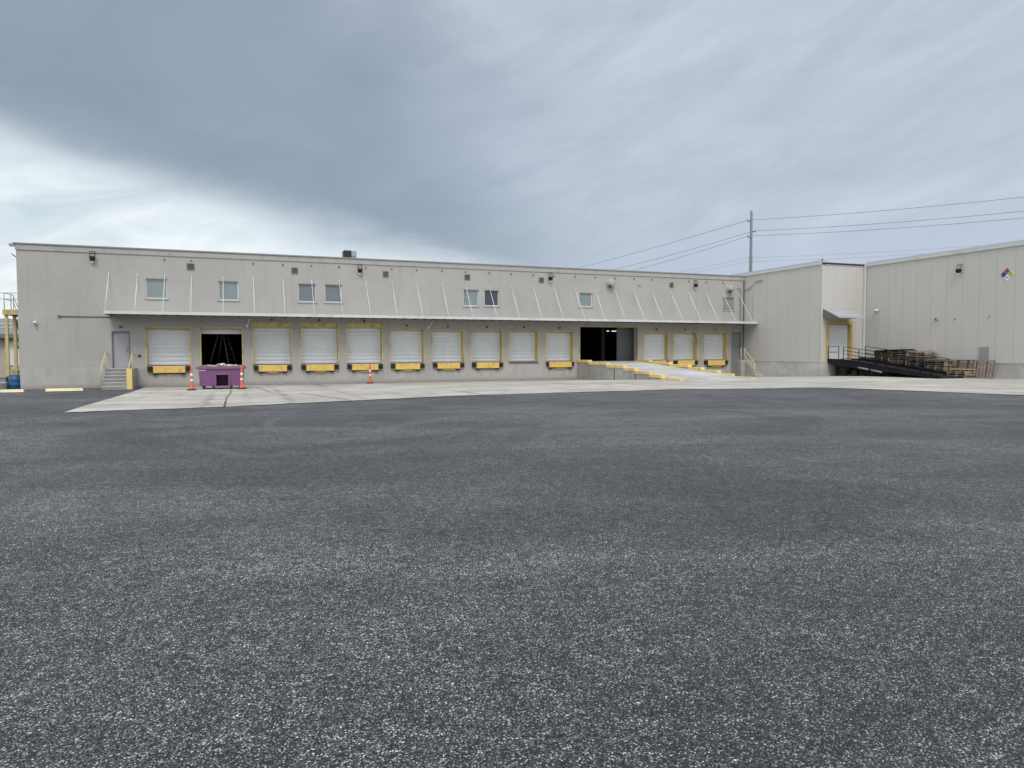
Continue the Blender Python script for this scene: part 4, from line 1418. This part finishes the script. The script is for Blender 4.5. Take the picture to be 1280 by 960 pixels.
us = [0, 0.385, 0.655, 1]
vs = [0, 0.60, 1]
for i in range(3):
    for j in range(2):
        if i == 1 and j == 0:
            continue
        mb.face([fpt(us[i], vs[j]), fpt(us[i+1], vs[j]), fpt(us[i+1], vs[j+1]), fpt(us[i], vs[j+1])])
pk = [fpt(us[1], 0), fpt(us[2], 0), fpt(us[2], 0.60), fpt(us[1], 0.60)]
pb = [(p[0], p[1]+0.85, p[2]) for p in pk]
for i in range(4):
    j = (i+1) % 4
    mb.face([pk[i], pk[j], pb[j], pb[i]])
mb.face(pb)
for i in (1, 2, 3):
    j = (i+1) % 4
    mb.face([outer_b[i], outer_b[j], outer_t[j], outer_t[i]])
mb.face(outer_b)
mb.face([(p[0]*0.96, p[1]*0.95, 0.86) for p in outer_t])      # rubbish level
mb.build('body', 'purple', e)
mb = MB()
mb.cbox(-BW-0.05, BW+0.05, fy-0.05, fy+0.03, 0.96, 1.08, 0.012).cbox(-BW-0.05, BW+0.05, BD+0.03, BD+0.10, 0.96, 1.08, 0.012)
mb.cbox(-BW-0.05, -BW+0.02, fy+0.03, BD+0.03, 0.96, 1.08, 0.012).cbox(BW-0.02, BW+0.05, fy+0.03, BD+0.03, 0.96, 1.08, 0.012)
mb.cbox(-BW-0.13, -BW-0.05, fy+0.0, fy+0.3, 0.97, 1.05, 0.01).cbox(BW+0.05, BW+0.13, fy+0.0, fy+0.3, 0.97, 1.05, 0.01)
mb.build('rim', 'purple_rim', e)
mb = MB()
for sx in (-1, 1):
    mb.cbox(sx*0.32-0.03+0.04, sx*0.32+0.03+0.04, fy+0.03, fy+0.09, 0.10, 0.70, 0.006)
mb.cbox(-0.30, 0.38, fy+0.06, fy+0.12, 0.12, 0.17, 0.008)
mb.cbox(-0.31, 0.39, fy+0.012, fy+0.055, 0.69, 0.75, 0.008)
mb.build('pocket_frame', 'purple_rim', e)
for (x, y) in ((-0.8, -0.45), (0.8, -0.45), (-0.8, 0.5), (0.8, 0.5), (-0.35, -0.6), (0.42, -0.6)):
    mb = MB().box(x-0.06, x+0.06, y-0.05, y+0.05, 0.09, 0.165)
    c_ = mb.build('caster', 'darkmetal', e)
    MB().lathe([(0.03, -0.025), (0.068, -0.02), (0.07, 0.0), (0.068, 0.02), (0.03, 0.025)], 14, (x, y, 0.07), Matrix.Rotation(R(90), 4, 'Y')).build('wheel', 'rubber', c_)
for (u0, u1, v0, v1) in ((0.015, 0.06, 0.835, 0.885), (0.075, 0.155, 0.84, 0.88)):
    pts = [fpt(u0, v0), fpt(u1, v0), fpt(u1, v1), fpt(u0, v1)]
    mb = MB().hexa([(p[0], p[1]-0.006, p[2]) for p in (pts[0], pts[1])] + [(p[0], p[1]-0.001, p[2]) for p in (pts[1], pts[0])],
                   [(p[0], p[1]-0.006, p[2]) for p in (pts[3], pts[2])] + [(p[0], p[1]-0.001, p[2]) for p in (pts[2], pts[3])])
    mb.build('sticker', 'swhite', e)
# rubbish on top
for (x, y, z, sx_, sy_2, sz_, rz, ry, mm, lab) in ((-0.52, 35.75, 1.12, 0.55, 0.5, 0.04, 12, 3, 'card', 'flattened brown cardboard showing over the dumpster rim'),
                                                   (-0.85, 35.75, 1.15, 0.30, 0.3, 0.10, -20, -8, 'swhite', 'crumpled white paper scrap showing over the dumpster rim'),
                                                   (-0.42, 35.65, 1.16, 0.55, 0.12, 0.03, 4, 2, 'whiteplastic', 'thin white strip of scrap lying over the dumpster rim'),
                                                   (-1.25, 35.8, 1.12, 0.5, 0.4, 0.06, 8, 2, 'card', 'brown carton scrap at the left side of the dumpster')):
    mb = MB()
    bm = bmesh.new()
    bmesh.ops.create_grid(bm, x_segments=6, y_segments=6, size=0.5)
    rs = random.Random(int(x*100)+999)
    for v in bm.verts:
        v.co = Vector((v.co.x*sx_, v.co.y*sy_2, rs.uniform(0, 1)*sz_))
    gm = bmesh.ops.extrude_face_region(bm, geom=bm.faces[:])
    for v in [q_ for q_ in gm['geom'] if isinstance(q_, bmesh.types.BMVert)]:
        v.co.z -= 0.02
    mb.add_bm(bm, Matrix.Rotation(R(rz), 4, 'Z') @ Matrix.Rotation(R(ry), 4, 'Y'))
    o = mb.build('scrap', mm)
    o.location = (x, y, z)
    tag(o, lab, 'rubbish', 'scrap lying in the dumpster')

# ================================================================== STEPLADDER inside the open door
e = thing('stepladder', (-0.88, 41.9, 1.085), 'tall stepladder standing in the dark behind the open dock door', 'ladder', rz=R(62), local=True)
for side, yo in (('front_rails', -0.55), ('rear_rails', 0.55)):
    mb = MB()
    for sx in (-1, 1):
        mb.tube([(sx*0.42, yo, 0), (sx*0.12, 0, 2.3)], 0.03, 6)
    mb.build(side, 'ladder', e)
mb = MB()
for k in range(1, 8):
    t = k/8
    mb.box(-0.42+0.3*t, 0.42-0.3*t, -0.55+0.55*t-0.04, -0.55+0.55*t+0.04, 2.3*t-0.012, 2.3*t+0.012)
mb.build('rungs', 'ladder', e)
MB().box(-0.16, 0.16, -0.1, 0.1, 2.29, 2.33).build('top_cap', 'ladder', e)
for (x, wd, lab) in ((25.42, 0.14, 'small lit ceiling lamp, left one inside the wide doorway'), (25.85, 0.36, 'longer lit ceiling lamp, right one inside the wide doorway')):
    e = thing('ceiling_lamp', (x, 46, 3.3), lab, 'lamp', 'lamps inside the warehouse')
    mb = MB().box(x, x+wd, 45.9, 46.1, 3.325, 3.38).tube([(x+wd/2, 46, 3.38), (x+wd/2, 46, 4.30)], 0.012, 6)
    mb.build('lamp_body', 'greymetal', e)
    MB().box(x+0.01, x+wd-0.01, 45.92, 46.08, 3.27, 3.324).build('tube', 'lamp', e)

# ================================================================== ORANGE DELINEATORS
def delineator(x, y, z, sc, tilt, label):
    e_ = thing('delineator_post', (x, y, z), label, 'traffic cone', 'orange and white delineator posts', local=True)
    mb_ = MB().lathe([(0.19, 0), (0.21, 0.01), (0.21, 0.04), (0.19, 0.055), (0.07, 0.06)], 10)
    mb_.build('base', 'rubber', e_)
    mb_ = MB().lathe([(0.105, 0.05), (0.095, 0.08), (0.078, 0.30), (0.064, 0.34), (0.052, 0.95), (0.045, 1.02), (0.05, 1.05), (0.05, 1.10), (0.02, 1.13)], 16)
    b_ = mb_.build('tube', 'orange', e_)
    for (za, zb, ra, rb) in ((0.43, 0.53, 0.067, 0.065), (0.68, 0.80, 0.062, 0.0605)):
        MB().lathe([(ra-0.004, za), (ra, za+0.002), (rb, zb-0.002), (rb-0.004, zb)], 16).build('reflective_band', 'reflect', b_)
    e_.scale = (sc, sc, sc)
    e_.rotation_euler = (tilt, 0, random.uniform(0, 3))
    return e_


delineator(-2.06, 34.6, g(34.6, -2)+0.016, 0.95, 0.0, 'orange delineator post left of the purple dumpster')
delineator(0.04, 35.0, g(35.0, 0)+0.016, 0.95, 0.02, 'orange delineator post at the right corner of the purple dumpster')
delineator(6.75, 39.35, g(39.35, 6.7)+0.016, 0.95, 0.01, 'orange delineator post standing alone under a yellow dock leveler')

# ================================================================== WHEEL STOPS
for (xa, xb, yc, lab) in ((-8.28, -6.80, 37.35, 'cream parking stop before the blank left wall, nearer the steps'), (-11.2, -9.05, 37.1, 'cream parking stop at the left corner before the blue drum')):
    mb = MB()
    z = g(yc, xa)+0.002
    mb.hexa([(xa, yc-0.10, z), (xb, yc-0.10, z), (xb, yc+0.10, z), (xa, yc+0.10, z)],
            [(xa+0.02, yc-0.055, z+0.12), (xb-0.02, yc-0.055, z+0.12), (xb-0.02, yc+0.055, z+0.12), (xa+0.02, yc+0.055, z+0.12)])
    for xx in (xa+0.25, xb-0.25):
        mb.lathe([(0.02, 0), (0.02, 0.012)], 8, (xx, yc, z+0.119))
    o = mb.build('parking_stop', 'stop')
    tag(o, lab, 'parking stop', 'parking stops at the left')

# ================================================================== LEFT EDGE: drum, bins, stair tower, far building
e = thing('blue_drum', (-10.30, 40.9, 0), 'blue plastic drum beside the left corner of the warehouse', 'drum', local=True)
MB().lathe([(0.27, 0.0), (0.30, 0.03), (0.305, 0.2), (0.315, 0.22), (0.305, 0.24), (0.305, 0.43), (0.315, 0.45), (0.305, 0.47), (0.30, 0.62), (0.28, 0.64)], 28).build('barrel', 'blue', e)
MB().lathe([(0.285, 0.64), (0.30, 0.645), (0.30, 0.67), (0.27, 0.675), (0.265, 0.655)], 28).build('lid', 'blue', e)
e = thing('bucket', (-10.72, 40.6, 0), 'small white bucket beside the blue drum', 'bucket', local=True)
MB().lathe([(0.11, 0), (0.14, 0.3), (0.15, 0.3), (0.15, 0.33), (0.13, 0.33)], 20).build('pail', 'whiteplastic', e)
MB().tube([(-0.15, 0, 0.3), (-0.12, -0.12, 0.38), (0, -0.17, 0.42), (0.12, -0.12, 0.38), (0.15, 0, 0.3)], 0.008, 6).build('handle', 'greymetal', e)
e = thing('waste_bin', (-11.05, 41.3, 0), 'low grey bin with a domed lid at the left edge', 'bin', local=True)
MB().cbox(-0.3, 0.3, -0.25, 0.25, 0, 0.5, 0.05).build('bin_body', 'grime', e)
mb = MB().cbox(-0.32, 0.32, -0.27, 0.27, 0.5, 0.6, 0.04)
mb.build('lid', 'grime', e)
e = thing('blue_drum', (-10.62, 42.2, 0), 'dark blue drum half hidden behind the other drum', 'drum', local=True)
MB().lathe([(0.2, 0.0), (0.22, 0.03), (0.225, 0.3), (0.22, 0.55), (0.2, 0.6)], 24).build('barrel', 'blue', e)
MB().lathe([(0.205, 0.6), (0.21, 0.605), (0.21, 0.63), (0.19, 0.635)], 24).build('lid', 'blue', e)

e = thing('stair_tower', (-10.8, 45, 0), 'yellow steel stair tower with grey railings beside the left warehouse wall', 'stair tower')
for (x, y) in ((-11.45, 44.15), (-10.85, 44.15), (-11.45, 45.6), (-10.1, 45.6)):
    MB().box(x-0.07, x+0.07, y-0.07, y+0.07, -0.05, 3.78).build('post', 'towercream', e)
mb = MB().box(-11.58, -9.93, 44.0, 44.08, 3.78, 4.05).box(-11.58, -11.50, 44.08, 45.8, 3.78, 4.05).box(-11.50, -9.93, 45.72, 45.8, 3.78, 4.05)
mb.build('platform_beam', 'towercream', e)
MB().box(-11.50, -9.93, 44.08, 45.72, 3.97, 4.02).build('platform_deck', 'greymetal', e)
mb = MB()
for (x, y) in ((-11.5, 44.05), (-11.2, 44.05), (-11.5, 45.7), (-10.3, 44.05)):
    mb.tube([(x, y, 4.05), (x, y, 4.92)], 0.02, 6)
for hz in (4.60, 4.92):
    mb.tube([(-11.75, 44.05, hz), (-9.95, 44.05, hz)], 0.018, 6).tube([(-11.5, 44.05, hz), (-11.5, 45.7, hz)], 0.018, 6)
mb.tube([(-11.5, 45.7, 4.85), (-11.5, 51.2, 1.0)], 0.02, 6).tube([(-11.5, 45.7, 4.5), (-11.5, 51.2, 0.65)], 0.018, 6)
mb.build('railing', 'greymetal', e)
mb = MB()
for X in (-11.57, -10.75):
    mb.hexa([(X, 45.8, 3.62), (X+0.05, 45.8, 3.62), (X+0.05, 51.3, -0.1), (X, 51.3, -0.1)][::1],
            [(X, 45.8, 3.9), (X+0.05, 45.8, 3.9), (X+0.05, 51.3, 0.2), (X, 51.3, 0.2)])
mb.build('stringer', 'towercream', e)
mb = MB()
for k in range(17):
    t = (k+0.5)/17
    y, z = 45.8+5.5*t, 3.9-3.7*t
    mb.box(-11.52, -10.75, y-0.13, y+0.13, z-0.04, z)
mb.build('tread', 'louver', e)

e = thing('beige_building', (-22, 58, 0), 'low beige building with a grey metal roof far behind the left corner', 'building')
MB().box(-60, -11.4, 56, 76, -0.3, 2.95).build('wall', 'nwall', e)
mb = MB().hexa([(-60.3, 55.5, 2.95), (-11.2, 55.5, 2.95), (-11.2, 66, 2.95), (-60.3, 66, 2.95)], [(-60.3, 55.5, 3.02), (-11.2, 55.5, 3.02), (-11.2, 66, 4.5), (-60.3, 66, 4.5)])
mb.hexa([(-60.3, 66, 2.95), (-11.2, 66, 2.95), (-11.2, 76.5, 2.95), (-60.3, 76.5, 2.95)], [(-60.3, 66, 4.5), (-11.2, 66, 4.5), (-11.2, 76.5, 3.02), (-60.3, 76.5, 3.02)])
rf = mb.build('roof', 'nroof', e)
MB().box(-60.32, -11.18, 55.42, 55.5, 2.78, 3.04).build('gutter', 'winframe_dark', rf)
MB().tube([(-40, 55.3, 3.7), (-11.3, 55.3, 3.7)], 0.05, 6).tube([(-40, 55.3, 3.45), (-11.3, 55.3, 3.45)], 0.04, 6).build('pipe', 'whiteplastic', rf)
for dx0 in (-14.55, -17.6, -21.2):
    d_ = MB().box(dx0, dx0+2.0, 55.93, 55.998, 0.95, 2.55).build('dock_door', 'doorwhite', e)
    MB().box(dx0-0.1, dx0, 55.9, 55.998, 0.8, 2.65).box(dx0+2.0, dx0+2.1, 55.9, 55.998, 0.8, 2.65).build('door_frame', 'dullyellow', d_)
    MB().box(dx0+0.3, dx0+1.7, 55.8, 55.92, 0.6, 0.92).build('leveler', 'dullyellow', d_)
    MB().box(dx0+0.4, dx0+1.5, 55.9, 55.929, 2.1, 2.24).build('window_strip', 'darkmetal', d_)

# ================================================================== POWER LINE
PY = 100.0
PX = 83.75
e = thing('utility_pole', (PX, PY, 0), 'tall slim steel utility pole rising behind the metal building', 'utility pole')
MB().tube([(PX, PY, 0), (PX, PY, 13), (PX, PY, 26.4)], 0.33, 12, 0.20).build('shaft', 'pole', e)


def campt(x, y, Y):
    """point seen at photo pixel x, y at depth plane Y — used once to measure the line's course"""
    f = 874.89
    d = F + R2*((x-640)/f) - U2*((y-480)/f)
    t = Y/d.y
    return Vector((d.x*t, Y, 1.706+d.z*t))


arms = [((932.8, 277.3), (945, 277.6)), ((931.5, 296.4), (946.5, 290.2)), ((934.0, 297.2), (944.5, 297.4))]
hz = [campt(939, a[1][1], PY).z for a in arms]
offs = [-0.75, 0.85, -0.65]
for i in range(3):
    mb = MB().tube([(PX, PY, hz[i]), (PX+offs[i], PY, hz[i]+0.12)], 0.07, 6)
    arm_ = mb.build('arm', 'pole', e)
    mb = MB().lathe([(0.05, -0.12), (0.14, -0.08), (0.08, 0.0), (0.14, 0.08), (0.07, 0.15), (0.05, 0.2)], 10, (PX+offs[i], PY, hz[i]+0.2))
    mb.build('insulator', 'pole', arm_)
lowz = [campt(939, yy_, PY).z for yy_ in (322.0, 327.0)]
for z in lowz:
    MB().tube([(PX-0.5, PY, z), (PX+0.5, PY, z)], 0.06, 6).build('arm', 'pole', e)
mb = MB()
for z in [25.6-0.55*k for k in range(22)]:
    mb.tube([(PX-0.05, PY-0.3, z), (PX+0.34, PY-0.2, z)], 0.025, 5)
mb.build('climbing_pegs', 'pole', e)
# neighbouring supports stand outside the view; spans are measured along their course
lat = Vector((Rt.x, Rt.y, 0))
fw = Vector((F.x, F.y, 0)).normalized()
P0 = Vector((PX, PY, 0))
dirR = (lat*32 - fw*20).normalized()
dirL = (-lat*26 + fw*58).normalized()


def cable(a, b, sag, r, label, group):
    pts_ = []
    N = 28
    for i in range(N+1):
        t = i/N
        p = a.lerp(b, t)
        p.z -= sag*4*t*(1-t)
        pts_.append(p)
    o_ = MB().tube(pts_, r, 5).build('power_cable', 'wire')
    tag(o_, label, 'power line', group)


names = ['uppermost', 'middle', 'lowest']
rend = [campt(1280, yy_, 83.0) for yy_ in (241.3, 259.0, 267.5)]
for i in range(3):
    a = Vector((PX+offs[i], PY, hz[i]+0.3))
    hgt = hz[i]
    # right span: passes the measured point at the photo's right edge
    x, y = 1280, (241.3, 259.0, 267.5)[i]
    f = 874.89
    d = F + R2*((x-640)/f) - U2*((y-480)/f)
    n_ = Vector((-dirR.y, dirR.x, 0))
    t = (a.xy.dot(n_.xy))/(d.xy.dot(n_.xy))
    p = Vector((d.x*t, d.y*t, 1.706+d.z*t))
    b = a + (p-a)*1.9
    b.z += 1.0
    cable(a, b, 1.1, 0.034, names[i]+' cable of the main power line to the right of the pole', 'power cables')
    x, y = ((712, 331.7), (750.8, 334.5), (773, 335.8))[i]
    d = F + R2*((x-640)/f) - U2*((y-480)/f)
    n_ = Vector((-dirL.y, dirL.x, 0))
    t = (a.xy.dot(n_.xy))/(d.xy.dot(n_.xy))
    p = Vector((d.x*t, d.y*t, 1.706+d.z*t))
    b = a + (p-a)*2.0
    cable(a, b, 1.2, 0.034, names[i]+' cable of the main power line to the left of the pole', 'power cables')
for i, z in enumerate(lowz):
    a = Vector((PX+0.4, PY, z))
    cable(a, a+dirR*75+Vector((0, 0, 0.5)), 0.9, 0.014, ('upper' if i == 0 else 'lower')+' faint thin cable just above the metal roof', 'power cables')
    a = Vector((PX-0.4, PY, z))
    cable(a, a+dirL*120, 1.0, 0.014, ('upper' if i == 0 else 'lower')+' faint thin cable left of the pole above the warehouse roof', 'power cables')

# ================================================================== to metres
for o in scene.objects:
    if o.parent is None and o.type in ('MESH', 'EMPTY'):
        o.location = o.location*S
        o.scale = o.scale*S
bpy.context.view_layer.update()
